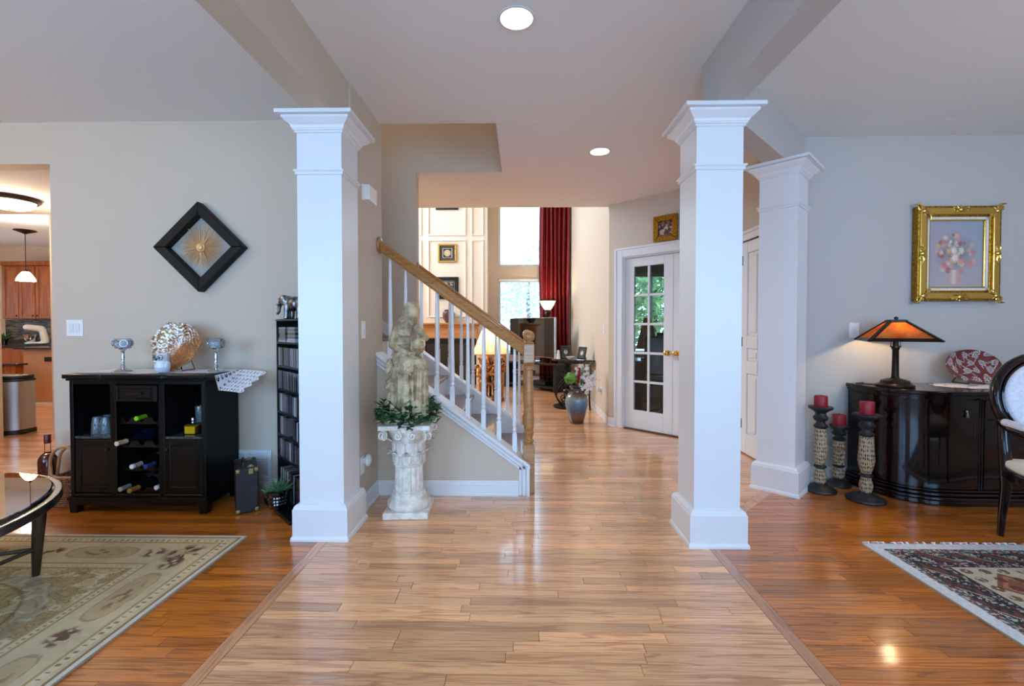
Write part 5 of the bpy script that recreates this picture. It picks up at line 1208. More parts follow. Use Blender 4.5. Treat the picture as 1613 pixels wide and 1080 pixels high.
# television on its stand
TVA = -math.atan2(.85, .53)
tvt = thing('tv_stand', 'black open television stand with glass shelves in the corner by the curtain', 'tv stand', (.30, 9.02, 0), R(-42))
for x in (-.66, .60): MB().box(x, x + .07, -.22, .22, 0, .50).build('side_panel', 'black', tvt, bevel=.006)
MB().box(-.68, .69, -.24, .24, .50, .545).build('top', 'black_gloss', tvt, bevel=.006); MB().box(-.66, .67, -.21, .22, .06, .10).build('bottom_board', 'black', tvt); MB().box(-.60, .61, -.18, .2, .28, .29).build('glass_shelf', 'table_glass', tvt)
for k, (x, z) in enumerate(((-.3, .29), (.15, .10))):
    pb = thing('media_box', ['flat silver media player on the glass shelf of the tv stand', 'flat media player on the bottom board of the tv stand'][k], 'media player', (.30 + x * math.cos(R(-42)), 9.02 + x * math.sin(R(-42)), z + .001), R(-42)); MB().box(-.2, .2, -.14, .12, .005, .07).build('housing', 'steel' if k == 0 else 'black', pb, bevel=.004); MB().box(-.12, .12, -.143, -.139, .02, .055).build('front_panel', 'black', pb)
tv = thing('television', 'large flat television with a thin silver frame on the black stand', 'television', (.22, 9.08, .5455), R(-52))
MB().box(-.70, .70, -.02, .03, .085, .86).build('casing', 'chrome', tv, bevel=.006); MB().box(-.685, .685, -.024, -.019, .10, .848).build('screen', 'black_gloss', tv); MB().box(-.28, .28, -.12, .12, 0, .014).build('foot_plate', 'black_gloss', tv, bevel=.004); MB().box(-.08, .08, -.01, .03, .012, .10).build('neck', 'black', tv)
# cherub lamp
mat('cherub_gold', (176, 122, 66), .32, .55, rgb2=(92, 52, 26), vscale=14, ramp=(.5, .62)); shade_m('linen', (250, 224, 180), .5, .22)
lp = thing('cherub_lamp', 'tall lamp with gold cherub base and cream shade behind the stairs', 'floor lamp', (-.50, 7.55, 0), R(8))
MB().lathe([(.22, 0), (.23, .02), (.22, .05), (.19, .07), (.001, .07)], 28, cap=False).build('plinth', 'cherub_gold', lp, smooth=True)
def cherub(cx, yw):
    q = MB(); Rz = Matrix.Rotation(yw, 3, 'Z')
    def p(x, y, z): v = Rz @ Vector((x, y, 0)); return (cx + v.x, v.y, z)
    q.cap(p(-.035, 0, .08), p(-.03, -.01, .28), .03, .045); q.cap(p(.035, .02, .08), p(.03, 0, .28), .03, .045)
    q.cap(p(-.04, -.04, .078), p(-.036, 0, .085), .022, .026); q.cap(p(.034, -.02, .078), p(.036, .02, .085), .022, .026)
    q.ball(p(0, 0, .32), (.075, .065, .07)); q.ball(p(0, -.015, .39), (.072, .065, .075)); q.ball(p(0, 0, .47), (.07, .055, .065))
    q.cap(p(-.07, 0, .49), p(-.11, -.05, .40), .03, .024); q.cap(p(-.11, -.05, .40), p(-.03, -.10, .42), .022, .016); q.cap(p(.07, 0, .49), p(.115, -.02, .58), .028, .022); q.cap(p(.115, -.02, .58), p(.09, -.02, .68), .02, .016)
    q.ball(p(-.02, -.105, .42), (.02, .015, .012)); q.ball(p(.088, -.02, .70), (.017, .015, .02))
    for k in range(4): q.cap(p(-.012 + .0, -.11, .428 - .006 * k), p(.012, -.108, .424 - .007 * k), .005, .004, 6); q.cap(p(.08 + .006 * k, -.026, .70), p(.08 + .007 * k, -.03, .728), .005, .004, 6)
    q.cap(p(0, 0, .52), p(0, -.005, .56), .03, .03); q.ball(p(0, -.008, .615), (.062, .066, .068)); q.ball(p(0, -.07, .61), .011); q.ball(p(-.028, -.055, .595), .022); q.ball(p(.028, -.055, .595), .022); q.ball(p(0, -.058, .575), (.016, .012, .009))
    for k in range(9): a = k * 2 * PI / 9; q.ball(p(.045 * math.cos(a), .012 + .045 * math.sin(a), .655), .024)
    q.ball(p(0, .01, .68), .035)
    for s in (-1, 1): q.ball(p(s * .06, .06, .50), (.04, .018, .07))
    q.cap(p(-.06, -.05, .30), p(.06, -.055, .26), .025, .03)
    return q
for cx, yw, nm in ((-.09, R(25), 0), (.10, R(-20), 1)): cq = cherub(cx, yw); cq.v = [(x * 1.28, y * 1.2, z * 1.08 - .01) for x, y, z in cq.v]; sculpt('cherub_figure', cq, .0085, 'cherub_gold', lp, smooth=2)
MB().lathe([(.02, .07), (.018, .66), (.03, .70), (.012, .73), (.010, 1.19)], 14, (0, .04, 0)).build('stem', 'bronze', lp, smooth=True)
MB().lathe([(.305, .77), (.30, .785), (.20, 1.02), (.115, 1.24), (.11, 1.245)], 40, (0, .02, 0), cap=False).build('lamp_shade', 'linen', lp, smooth=True); MB().lathe([(.306, .764), (.309, .775), (.305, .785)], 40, (0, .02, 0), cap=False).build('shade_trim', 'mantel_wood', lp); MB().lathe([(.111, 1.238), (.114, 1.244), (.11, 1.25)], 40, (0, .02, 0), cap=False).build('shade_trim', 'mantel_wood', lp)
for a in (-2.25, -1.85, -1.3, -.9): MB().tube([(.302 * math.cos(a), .02 + .302 * math.sin(a), .785), (.202 * math.cos(a + .06), .02 + .202 * math.sin(a + .06), 1.02), (.114 * math.cos(a + .1), .02 + .114 * math.sin(a + .1), 1.24)], .003, 5).build('braid', 'mantel_wood', lp) if a in (-1.85, -1.3) else None
point('cherub_bulb', (-.50, 7.57, 1.02), 10, (1, .80, .55), .05)
# wrought iron console against the right wall
cn = thing('console_table', 'half-round black console table on wrought iron scrolls by the right wall', 'console table', (.80, 6.90, 0))
MB().prism([(.275, .52), (.275, -.30)] + [(.275 - .60 * math.sin(PI * k / 20) ** .75, -.30 + .82 * k / 20) for k in range(1, 20)], .715, .74, 'z').build('top', 'black_gloss', cn, bevel=.005); MB().prism([(.275, .44), (.275, -.24)] + [(.275 - .50 * math.sin(PI * k / 20) ** .75, -.24 + .68 * k / 20) for k in range(1, 20)], .675, .714, 'z').build('apron', 'black', cn)
MB().prism([(-.10 + .20 * math.cos(k * PI / 8), .05 + .22 * math.sin(k * PI / 8)) for k in range(16)], .0, .03, 'z').build('base', 'iron', cn, bevel=.005)
for s, c0 in ((-1, -.16), (1, -.02)):
    for yy in (-.06, .16):
        pts = [(c0 + s * .10 * math.sin(PI * t * 1.9), yy + .10 * t, .03 + .64 * t) for t in [k / 18 for k in range(19)]]; MB().tube(pts, .012, 7).build('scroll_bar', 'iron', cn, smooth=True)
        for cz, r0 in ((.13, .085), (.30, .07), (.50, .05)): spiral((c0 - s * .03, yy, cz), r0, 1.5, s, Vector((1, .25, 0)).normalized(), th=.011).build('scroll', 'iron', cn, smooth=True)
for x, y in ((.22, -.22), (.22, .40)): MB().tube([(x, y, .68), (x + .01, y, .5), (x - .01, y, .2), (x, y, 0)], .012, 7).build('leg', 'iron', cn, smooth=True)
attr_mat('photo', .4, spec=.5)
def photo_stand(label, x, y, rz, w_, h):
    t = thing('photo_frame', label, 'photo frame', (x, y, .7405), rz); tilt = R(-14)
    def put(mb): return MB().xf(mb, (0, 0, 0), rx=tilt)
    f = .018; q = MB()
    for r in ((-w_ / 2, w_ / 2, 0, f), (-w_ / 2, w_ / 2, h - f, h), (-w_ / 2, -w_ / 2 + f, f, h - f), (w_ / 2 - f, w_ / 2, f, h - f)): q.box(r[0], r[1], -.008, .008, r[2], r[3])
    put(q).build('frame', 'black_gloss', t, bevel=.002); put(MB().box(-w_ / 2 + f, w_ / 2 - f, -.003, .003, f, h - f)).build('picture', 'mat_board', t); put(MB().prism([(.03 * math.cos(k * PI / 6), h * .5 + .035 * math.sin(k * PI / 6)) for k in range(12)], -.0045, -.002, 'y')).build('portrait', 'paper', t); MB().bar((0, .02, h * .6), (0, .11, .003), .03, .004).build('easel_leg', 'black', t)
photo_stand('black photo frame standing at the back of the console table', .70, 6.98, R(14), .15, .20); photo_stand('black photo frame leaning sideways at the right of the console table', .90, 6.80, R(-52), .16, .19)
fg = thing('white_figurine', 'small white figurine at the left of the console table', 'figurine', (.57, 6.86, .7405)); MB().lathe([(.03, 0), (.032, .01), (.024, .04), (.027, .07), (.018, .095), (.022, .112), (.016, .13), (.001, .136)], 18, cap=False).build('body', 'white', fg, smooth=True)
ds = thing('trinket_dish', 'small pale dish between the photo frames on the console table', 'dish', (.74, 6.78, .7405)); MB().lathe([(.03, 0), (.035, .008), (.07, .04), (.066, .042), (.03, .012), (.0, .01)], 20, cap=False).build('dish_body', 'paper', ds, smooth=True)
# floor vase
def vasemat():
    m, t, b = new_mat('glaze'); L = t.links.new; N = t.nodes.new
    tc = N('ShaderNodeTexCoord'); sp_ = N('ShaderNodeSeparateXYZ'); L(tc.outputs['Object'], sp_.inputs[0]); n = N('ShaderNodeTexNoise'); n.inputs['Scale'].default_value = 14; n.inputs['Detail'].default_value = 6; L(tc.outputs['Object'], n.inputs['Vector'])
    ma = N('ShaderNodeMath'); ma.operation = 'MULTIPLY_ADD'; ma.inputs[1].default_value = .10; L(n.outputs['Fac'], ma.inputs[0]); L(sp_.outputs['Z'], ma.inputs[2])
    r = N('ShaderNodeValToRGB'); mr = N('ShaderNodeMapRange'); mr.inputs['From Max'].default_value = .52; L(ma.outputs[0], mr.inputs['Value']); L(mr.outputs[0], r.inputs[0])
    e = r.color_ramp.elements; e[0].position = .12; e[0].color = (*S((46, 28, 20)), 1); e[1].position = .95; e[1].color = (*S((52, 36, 26)), 1)
    for p, c in ((.26, (112, 70, 44)), (.40, (66, 84, 104)), (.58, (84, 116, 148)), (.70, (120, 136, 136)), (.80, (90, 70, 50))): x = e.new(p); x.color = (*S(c), 1)
    L(r.outputs[0], b.inputs['Base Color']); b.inputs['Roughness'].default_value = .22; b.inputs['Coat Weight'].default_value = .6; MATS['glaze'] = m
vasemat()
VX, VY = .715, 5.80
va = thing('floor_vase', 'large blue and brown glazed floor vase with two ring handles', 'vase', (VX, VY, 0))
MB().lathe([(.085, 0), (.09, .006), (.10, .05), (.125, .14), (.143, .23), (.146, .29), (.135, .345), (.11, .375), (.078, .395), (.072, .42), (.076, .445), (.09, .46), (.088, .466), (.072, .455), (.06, .42)], 40, cap=False).build('vase_body', 'glaze', va, smooth=True)
MB().lathe([(.0, .001), (.085, .001)], 20, cap=False).build('vase_bottom', 'glaze', va)
for s in (-1, 1): MB().tube([(s * (.128 + .036 * math.cos(k * PI / 8)), 0, .392 + .036 * math.sin(k * PI / 8)) for k in range(16)], .009, 7, closed=True).build('ring_handle', 'glaze', va, smooth=True)
mat('petal_white', (238, 236, 236), .6); mat('petal_red', (150, 18, 30), .6); mat('hydrangea', (92, 150, 52), .6, rgb2=(140, 186, 92), vscale=60); mat('grass', (122, 132, 96), .7); mat('stem_green', (70, 92, 50), .6)
hy = thing('hydrangea', 'green hydrangea head at the left of the floor vase', 'flower', (VX - .065, VY - .03, .45)); MB().tube([(.03, .0, -.12), (0, 0, .03), (-.02, 0, .1)], .005, 6).build('stem', 'stem_green', hy)
pme = MB().add([(0, 0, 0), (.011, .004, .004), (.014, .016, .006), (0, .022, .003), (-.014, .016, .006), (-.011, .004, .004)], [(0, 1, 2, 3), (0, 3, 4, 5)]).mesh('petal_mesh'); pme.materials.append(MATS['hydrangea'])
for k in range(150):
    z = 1 - 2 * (k + .5) / 150; a = k * 2.4; r = math.sqrt(1 - z * z); n = Vector((r * math.cos(a), r * math.sin(a), z)); o = bpy.data.objects.new('petal', pme); COL.objects.link(o); o.parent = hy; o.location = Vector((-.02, 0, .115)) + n * .062; o.rotation_euler = n.to_track_quat('Z', 'Y').to_euler(); o.rotation_euler.rotate_axis('X', random.uniform(-.6, .9)); o.scale = (1.25,) * 3
rf = thing('red_flower', 'deep red flower spike in the middle of the floor vase', 'flower', (VX + .01, VY - .02, .45)); MB().tube([(0, 0, -.12), (.0, 0, .05), (.02, -.01, .22)], .005, 6).build('stem', 'stem_green', rf)
for k in range(34): t_ = k / 33; a = k * 2.4; MB().cap((.005 + .018 * t_, -.006, .06 + .17 * t_), (.005 + .018 * t_ + .03 * (1 - .6 * t_) * math.cos(a), -.006 + .03 * (1 - .6 * t_) * math.sin(a), .09 + .17 * t_), .008, .004, 6).build('petal', 'petal_red', rf, smooth=True)
wo = thing('white_orchids', 'spray of white orchids leaning to the right out of the floor vase', 'flower', (VX + .03, VY, .45))
of = MB()
for k in range(5): a = 2 * PI * k / 5; of.add([(0, 0, .002), (.016 * math.cos(a - .5), .016 * math.sin(a - .5), .008), (.03 * math.cos(a), .03 * math.sin(a), .004), (.016 * math.cos(a + .5), .016 * math.sin(a + .5), .008)], [(0, 1, 2, 3)])
ome = of.mesh('blossom_mesh'); ome.materials.append(MATS['petal_white'])
for i, (ex, ey, ez) in enumerate(((.20, .0, .20), (.15, -.05, .10), (.19, -.02, .05), (-.02, .02, .27), (.10, -.03, .26), (.22, -.04, .12), (.05, -.06, .04))):
    pts = [(ex * t + .0, ey * t, -.1 + (ez + .1) * (t ** .7)) for t in [k / 8 for k in range(9)]]; MB().tube(pts, .0028, 5).build('stem', 'stem_green', wo)
    for k in range(8):
        t = .45 + .55 * k / 7; o = bpy.data.objects.new('blossom', ome); COL.objects.link(o); o.parent = wo; o.location = (ex * t + random.uniform(-.03, .03), ey * t - random.uniform(0, .04), -.1 + (ez + .1) * t ** .7 + random.uniform(-.03, .02)); o.rotation_euler = (R(random.uniform(55, 110)), random.uniform(-.6, .6), random.uniform(-.8, .8))
gs = thing('grass_plume', 'grey-green ornamental grass fanning out behind the vase flowers', 'grass', (VX + .05, VY + .04, .45)); q = MB()
for k in range(70):
    ex = random.uniform(.0, .24); ez = random.uniform(.18, .36); ey = random.uniform(-.06, .10); q.tube([(0, 0, -.08), (ex * .3, ey * .3, ez * .55), (ex * .7, ey * .7, ez * .95), (ex, ey, ez * (1 - ex * .6))], [.0022, .002, .0015, .0006], 4)
q.build('blades', 'grass', gs)['kind'] = 'stuff'
plate_switch('light_switch', 'white switch on the right wall beyond the floor vase', (1.09, 5.95, 1.19), R(-90)); plate_switch('wall_outlet', 'white outlet low on the right wall beside the floor vase', (1.09, 6.15, .36), R(-90), outlet=True, cat='outlet')
nl2 = thing('night_light', 'white plug-in night light low on the right wall beside the floor vase', 'night light', (1.084, 6.15, .37), R(-90)); MB().box(-.016, .016, -.03, -.004, -.025, .03).build('plug_body', 'white', nl2, bevel=.004); MB().xf(MB().lathe([(.0, 0), (.03, 0), (.036, .008), (.03, .02), (.0, .026)], 20, cap=False), (0, -.028, .012), rx=R(90)).build('lens', 'white', nl2, smooth=True)
# recessed ceiling lights
mat('lens_glow', (255, 255, 250), .5, emit=(255, 250, 236), es=9.0); mat('light_trim', (214, 216, 216), .4)
for lab, x, y in (('round recessed ceiling light nearest the camera', -.02, 2.238), ('round recessed ceiling light deeper in the hall near the study doors', .675, 3.925)):
    t = thing('recessed_light', lab, 'ceiling light', (x, y, CZ)); MB().lathe([(.078, 0), (.09, -.001), (.093, -.004), (.090, -.007), (.078, -.006), (.074, -.002)], 40, cap=False).build('trim_ring', 'light_trim', t, smooth=True); MB().lathe([(.0, -.003), (.074, -.003), (.078, -.006)], 40, cap=False).build('lens', 'lens_glow', t)
    sp_ = bpy.data.lights.new('recessed_beam', 'SPOT'); sp_.energy = 20; sp_.color = (1, .96, .90); sp_.spot_size = R(130); sp_.spot_blend = .8; sp_.shadow_soft_size = .07; so_ = bpy.data.objects.new('recessed_beam', sp_); COL.objects.link(so_); so_.location = (x, y, CZ - .02)

# ------------------------------------------------------------------ over and behind the study doors
def photo2(u, v):
    C = np.tile(S((92, 66, 52)), (len(u), 1)); n = vnoise(u * 7, v * 6, 31); C = mixc(C, S((206, 186, 170)), ((n > .52) & (v < .75)) * .9); C = mixc(C, S((40, 32, 30)), (vnoise(u * 6, v * 5, 33) > .62) * .85); C = mixc(C, S((170, 110, 90)), (vnoise(u * 9, v * 9, 35) > .7) * .7); return C
pcx = P0[0] + .7071 * .75; pcy = P0[1] - .7071 * .75
tf = thing('framed_photo', 'small photograph in a gilded frame above the french doors', 'picture', (pcx - .0, pcy - .0, 2.32), -PI / 4)
framed('', 0, 0, .285, .285, 'gold', photo2, .06, t=tf); MB().prism([(-.085, -.085), (.085, -.085), (.085, .085), (-.085, .085)], -.02, -.0122, 'y').build('inner_mount', 'gold_bright', tf) if False else None
bl2 = thing('window_blind', 'white horizontal blind across the study window', 'blind', (2.3, 7.979, 0)); q = MB()
for k in range(44): q.xf(MB().box(-.72, .72, -.012, .012, -.0008, .0008), (0, 0, 2.08 - .03 * k), rx=R(8))
q.build('slats', 'white', bl2)['kind'] = 'stuff'; MB().box(-.73, .73, -.02, .02, 2.10, 2.16).build('head_rail', 'white', bl2)
mat('desk_wood', (46, 24, 14), .35, coat=.4); mat('monitor', (16, 16, 18), .2)
dk = thing('desk', 'dark wooden desk in the study behind the glazed doors', 'desk', (2.05, 6.85, 0)); MB().box(-.7, .8, -.35, .35, .70, .74).build('desktop', 'desk_wood', dk, bevel=.005)
for x in (-.68, .40): MB().box(x, x + .38, -.32, .32, .0, .70).build('pedestal', 'desk_wood', dk)
for k in range(3): MB().box(-.66, -.32, -.335, -.32, .06 + .21 * k, .25 + .21 * k).build('drawer', 'desk_wood', dk, bevel=.004)
l2_ = thing('desk_lamp', 'desk lamp with a conical tan shade seen through the study door panes', 'lamp', (1.86, 6.72, .7405)); MB().lathe([(.09, 0), (.09, .02), (.02, .04), (.014, .30)], 18).build('base', 'bronze', l2_, smooth=True); mat('shade_tan', (170, 120, 76), .7); MB().lathe([(.16, .16), (.05, .62)], 24, cap=False).build('lamp_shade', 'shade_tan', l2_, smooth=True)
mo = thing('monitor', 'black computer monitor on the study desk', 'monitor', (2.25, 6.80, .7405), R(12)); MB().box(-.24, .24, -.02, .02, .10, .40).build('screen', 'monitor', mo, bevel=.004); MB().box(-.03, .03, -.01, .03, .01, .12).build('neck', 'black', mo); MB().box(-.11, .11, -.09, .09, 0, .012).build('foot', 'black', mo)
oc = thing('office_chair', 'black office chair in front of the study desk', 'chair', (1.95, 6.25, 0), R(160)); MB().box(-.24, .24, -.24, .24, .44, .52).build('seat', 'black', oc, bevel=.03, seg=3); MB().box(-.23, .23, .20, .27, .58, 1.10).build('backrest', 'black', oc, bevel=.03, seg=3); MB().lathe([(.03, .08), (.025, .44)], 12).build('column', 'chrome', oc)
for k in range(5): a = k * 2 * PI / 5; MB().bar((0, 0, .09), (.28 * math.cos(a), .28 * math.sin(a), .06), .04, .03).ball((.28 * math.cos(a), .28 * math.sin(a), .028), .028).build('castor_arm', 'black', oc)
bc = thing('bookcase', 'tall dark bookcase along the study wall', 'bookcase', (3.36, 6.6, 0)); MB().box(-.18, .2, -.9, -.86, 0, 2).box(-.18, .2, .86, .9, 0, 2).box(.18, .2, -.86, .86, 0, 2).build('carcass', 'desk_wood', bc)
for z in (.05, .45, .85, 1.25, 1.65, 1.96): MB().box(-.17, .18, -.86, .86, z, z + .03).build('shelf', 'desk_wood', bc)
bp_ = thing('printer', 'grey office printer on the floor of the study near the door', 'printer', (2.75, 6.05, 0), R(10)); MB().box(-.2, .2, -.18, .18, 0, .22).build('housing', 'disc_grey', bp_, bevel=.015); MB().box(-.16, .16, -.19, -.175, .05, .12).build('paper_tray', 'black', bp_)
# trees outside the windows
mat('bark', (70, 56, 44), .9)
def leafcol(name, a, b): mat(name, a, .7, rgb2=b, vscale=2.0)
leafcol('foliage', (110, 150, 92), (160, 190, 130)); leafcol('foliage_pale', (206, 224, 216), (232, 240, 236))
def tree(label, x, y, h, r, n, fm='foliage'):
    t = thing('tree', label, 'tree', (x, y, -.3), group='trees outside the windows'); MB().tube([(0, 0, 0), (.1, 0, h * .25), (0, .1, h * .45), (.05, 0, h * .6)], [.16, .12, .08, .03], 8).build('trunk', 'bark', t, smooth=True); q = MB()
    for k in range(n):
        z = random.uniform(-1, 1); a = random.uniform(0, 2 * PI); rr = (random.random() ** .4); s = math.sqrt(1 - z * z); lob = 1 + .25 * math.sin(3 * a + z * 4); c = Vector((r * rr * s * math.cos(a) * lob, r * rr * s * math.sin(a) * lob, h * .62 + h * .40 * rr * z)); u = Vector((random.uniform(-1, 1), random.uniform(-1, 1), random.uniform(-.6, .6))).normalized() * random.uniform(.05, .11); w_ = u.orthogonal() * .55; q.add([c - u, c + w_, c + u, c - w_], [(0, 1, 2, 3)])
    q.build('crown', fm, t)['kind'] = 'stuff'
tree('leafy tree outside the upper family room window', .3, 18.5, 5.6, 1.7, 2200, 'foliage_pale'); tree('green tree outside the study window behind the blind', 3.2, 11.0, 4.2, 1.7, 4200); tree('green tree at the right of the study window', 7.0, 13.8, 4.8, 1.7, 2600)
mat('lawn', (96, 128, 66), .9); struct('floor_garden', MB().box(-14, 16, 10.3, 30, -.5, -.3), 'lawn')
# ------------------------------------------------------------------ dining room
plate_switch('light_switch', 'white rocker switch on the dining wall left of the lamp', (2.642, D0, 1.195), 0, w=.078, h=.12)
def bouquet(u, v):
    n = vnoise(u * 12, v * 14, 41); n2 = vnoise(u * 38, v * 46, 42); C = np.tile(S((168, 160, 170)), (len(u), 1))
    C = mixc(C, S((150, 166, 180)), sm(u * .6 + v * .5, .5, 1.1)); C = mixc(C, S((186, 172, 168)), sm(.55 - v, 0, .5) * .6)
    g = np.exp(-(((u - .5) / .30) ** 2 + ((v - .52) / .24) ** 2)); C = mixc(C, S((112, 112, 100)), np.clip(g * 1.1 - .15, 0, .75) * (.55 + .45 * n))
    vs = (abs(u - .50) < .10 + .03 * sm(v, .05, .25)) & (v > .055) & (v < .26); C = mixc(C, S((196, 160, 146)), vs * (.75 + .2 * n)); C = mixc(C, S((226, 206, 196)), vs * np.exp(-((u - .47) / .045) ** 2) * .8)
    r_ = np.random.default_rng(5); cols = [(206, 120, 104), (222, 168, 146), (168, 84, 76), (236, 226, 208), (214, 178, 120), (196, 150, 160), (228, 206, 196), (150, 70, 60)]
    for k in range(58):
        a = r_.uniform(0, 2 * PI); q = r_.random() ** .6; cx = .5 + .36 * q * math.cos(a); cy_ = .50 + .31 * q * math.sin(a); rad = r_.uniform(.03, .062)
        d = np.hypot(u - cx, (v - cy_) * 1.08) / rad; th = np.arctan2(v - cy_, u - cx); k_ = np.clip((1 - d * (1 + .18 * np.cos(7 * th + k))) * 2.2, 0, 1) * (.5 + .5 * n2); C = mixc(C, S(cols[k % 8]), k_ * .8)
    for cx, cy_, rad, c in ((.46, .56, .07, (240, 234, 214)), (.60, .55, .06, (238, 228, 206)), (.49, .44, .075, (240, 236, 222)), (.38, .54, .06, (214, 158, 104)), (.52, .76, .06, (220, 150, 124)), (.29, .33, .07, (208, 120, 112)), (.76, .35, .065, (210, 128, 120)), (.80, .51, .05, (206, 116, 122)), (.57, .08, .05, (222, 150, 150))):
        d = np.hypot(u - cx, v - cy_) / rad; th = np.arctan2(v - cy_, u - cx); C = mixc(C, S(c), np.clip((1 - d * (1 + .25 * np.cos(11 * th))) * 2, 0, 1) * (.55 + .4 * n2))
    return C
PXc, PZc, PW, PH = 3.398, 1.79, .635, .735
pt = thing('framed_painting', 'flower vase oil painting in an ornate gold frame on the dining wall', 'painting', (PXc, D0, PZc), 0)
def rect(w_, h): return [(-w_ / 2, -h / 2), (w_ / 2, -h / 2), (w_ / 2, h / 2), (-w_ / 2, h / 2)]
steps = [(PW, PH, .060, 'gold', .0), (PW - .03, PH - .03, .066, 'gold_bright', 0), (PW - .075, PH - .075, .052, 'gold', 0), (PW - .115, PH - .115, .045, 'cream_panel', 0), (PW - .155, PH - .155, .041, 'gold_bright', 0)]
wd = [.032, .05, .045, .045, .035]
for (w_, h, dp, mm, _), bw in zip(steps, wd):
    for i in range(4): ring(rect(w_, h), rect(w_ - 2 * bw, h - 2 * bw), -dp, -.002, i).build('frame_side' if mm != 'cream_panel' else 'liner_side', mm, pt, bevel=.006, seg=2)
iw, ih = PW - .215, PH - .215; MB().box(-iw / 2, iw / 2, -.028, -.004, -ih / 2, ih / 2).build('stretcher', 'mat_board', pt); painted('canvas', 'print', (-iw / 2, -.0285, -ih / 2), (iw, 0, 0), (0, 0, ih), 100, 110, bouquet, pt)
def orn(cx, cz, ang):
    q = MB(); Rm2 = Matrix.Rotation(-ang, 3, 'Y')
    def P(x, z, y=-.064): v = Rm2 @ Vector((x, 0, z)); return (cx + v.x, y, cz + v.z)
    q.ball(P(0, 0), (.022, .016, .022), 10, 7)
    for s in (-1, 1):
        q.tube([P(s * .02, 0), P(s * .045, .012), P(s * .07, .004), P(s * .085, -.01)], [.012, .010, .008, .004], 7); q.tube([P(s * .015, -.012), P(s * .04, -.02), P(s * .055, -.008), P(s * .045, .002)], [.008, .008, .006, .003], 6); q.ball(P(s * .055, .016), .009, 8, 5)
    for k in range(5): a = PI * k / 4; q.cap(P(.02 * math.cos(a), .015 * math.sin(a)), P(.036 * math.cos(a), .034 * math.sin(a)), .008, .004, 6)
    return q
for cx, cz, a in ((0, PH / 2 - .03, 0), (0, -PH / 2 + .03, PI), (PW / 2 - .03, 0, PI / 2), (-PW / 2 + .03, 0, -PI / 2)): orn(cx, cz, a).build('scroll_ornament', 'gold_bright', pt, smooth=True)
for sx_ in (-1, 1):
    for sz in (-1, 1): orn(sx_ * (PW / 2 - .04), sz * (PH / 2 - .04), math.atan2(sx_, sz)).build('corner_ornament', 'gold_bright', pt, smooth=True)
# sideboard with curved ends
SBX, SBY = 3.55, D0 - .02
def plan(off=0.0, a0=0.0, a1=1.0, n=30, xr=.95):
    # from the wall round the curved left end to the flat centre (local coordinates, y=0 at the wall)
    cx, A, B = -.47, .50 + off, .50 + off; pts = []
    for k in range(n + 1):
        t = PI / 2 * lerp(a0, a1, k / n); pts.append((cx - A * max(math.cos(t), 0) ** (2 / 2.6), -B * max(math.sin(t), 0) ** (2 / 2.6)))
    return pts
sbd = thing('sideboard', 'glossy dark mahogany sideboard with curved end under the painting', 'sideboard', (SBX, SBY, 0))
def full(off): L_ = plan(off); return L_ + [(-x, y) for x, y in L_[::-1]]
MB().prism(full(-.012), .10, .735, 'z').build('carcass', 'mahogany', sbd, smooth=True)
MB().prism(full(.012), .752, .782, 'z').build('top', 'mahogany', sbd, smooth=True, bevel=.007, seg=3); MB().prism(full(-.002), .735, .752, 'z').build('top_moulding', 'mahogany', sbd, smooth=True)
for z0, z1, o_ in ((0, .035, .022), (.035, .06, .030), (.06, .085, .016), (.085, .105, .004)): MB().prism(full(o_), z0, z1, 'z').build('plinth_moulding', 'mahogany', sbd, smooth=True, bevel=.008, seg=3)
def strip_panel(nm, a0, a1, z0, z1, t=.008, parent=sbd):
    o_ = plan(t, a0, a1, 24); i_ = plan(-.013, a0, a1, 24); return MB().prism(o_ + i_[::-1], z0, z1, 'z').build(nm, 'mahogany', parent, smooth=True, bevel=.002)
strip_panel('curved_side', .03, .25, .115, .725, .002); cd = strip_panel('curved_door', .262, 1.0, .115, .725)
def flat(nm, x0, x1, z0, z1, t=.008, par=sbd): return MB().box(x0, x1, -.50 - t, -.485, z0, z1).build(nm, 'mahogany', par, bevel=.004)
flat('door_edge', -.47, -.44, .115, .725, .008); 
for x in (-.432, -.415, .412, .43): MB().lathe([(.007, .11), (.007, .73)], 10, (x, -.502, 0)).build('bead', 'mahogany', sbd, smooth=True)
d1_ = flat('drawer', -.40, -.002, .598, .722); d2_ = flat('drawer', .002, .40, .598, .722); flat('door', -.40, -.002, .115, .585); flat('door', .002, .40, .115, .585)
for d_, x in ((d1_, -.385 + .10), (d2_, .20)): MB().xf(MB().lathe([(.012, 0), (.014, .003), (.006, .008), (.007, .018), (.015, .026), (.013, .034), (.001, .037)], 16), (x if d_ is d1_ else .20, -.508, .655), rx=R(90)).build('drawer_knob', 'chrome', d_, smooth=True)
MB().ball((-.53, -.515, .648), (.008, .006, .008)).cap((-.53, -.518, .642), (-.53, -.52, .612), .004, .008, 8).build('drop_pull', 'chrome', cd, smooth=True)
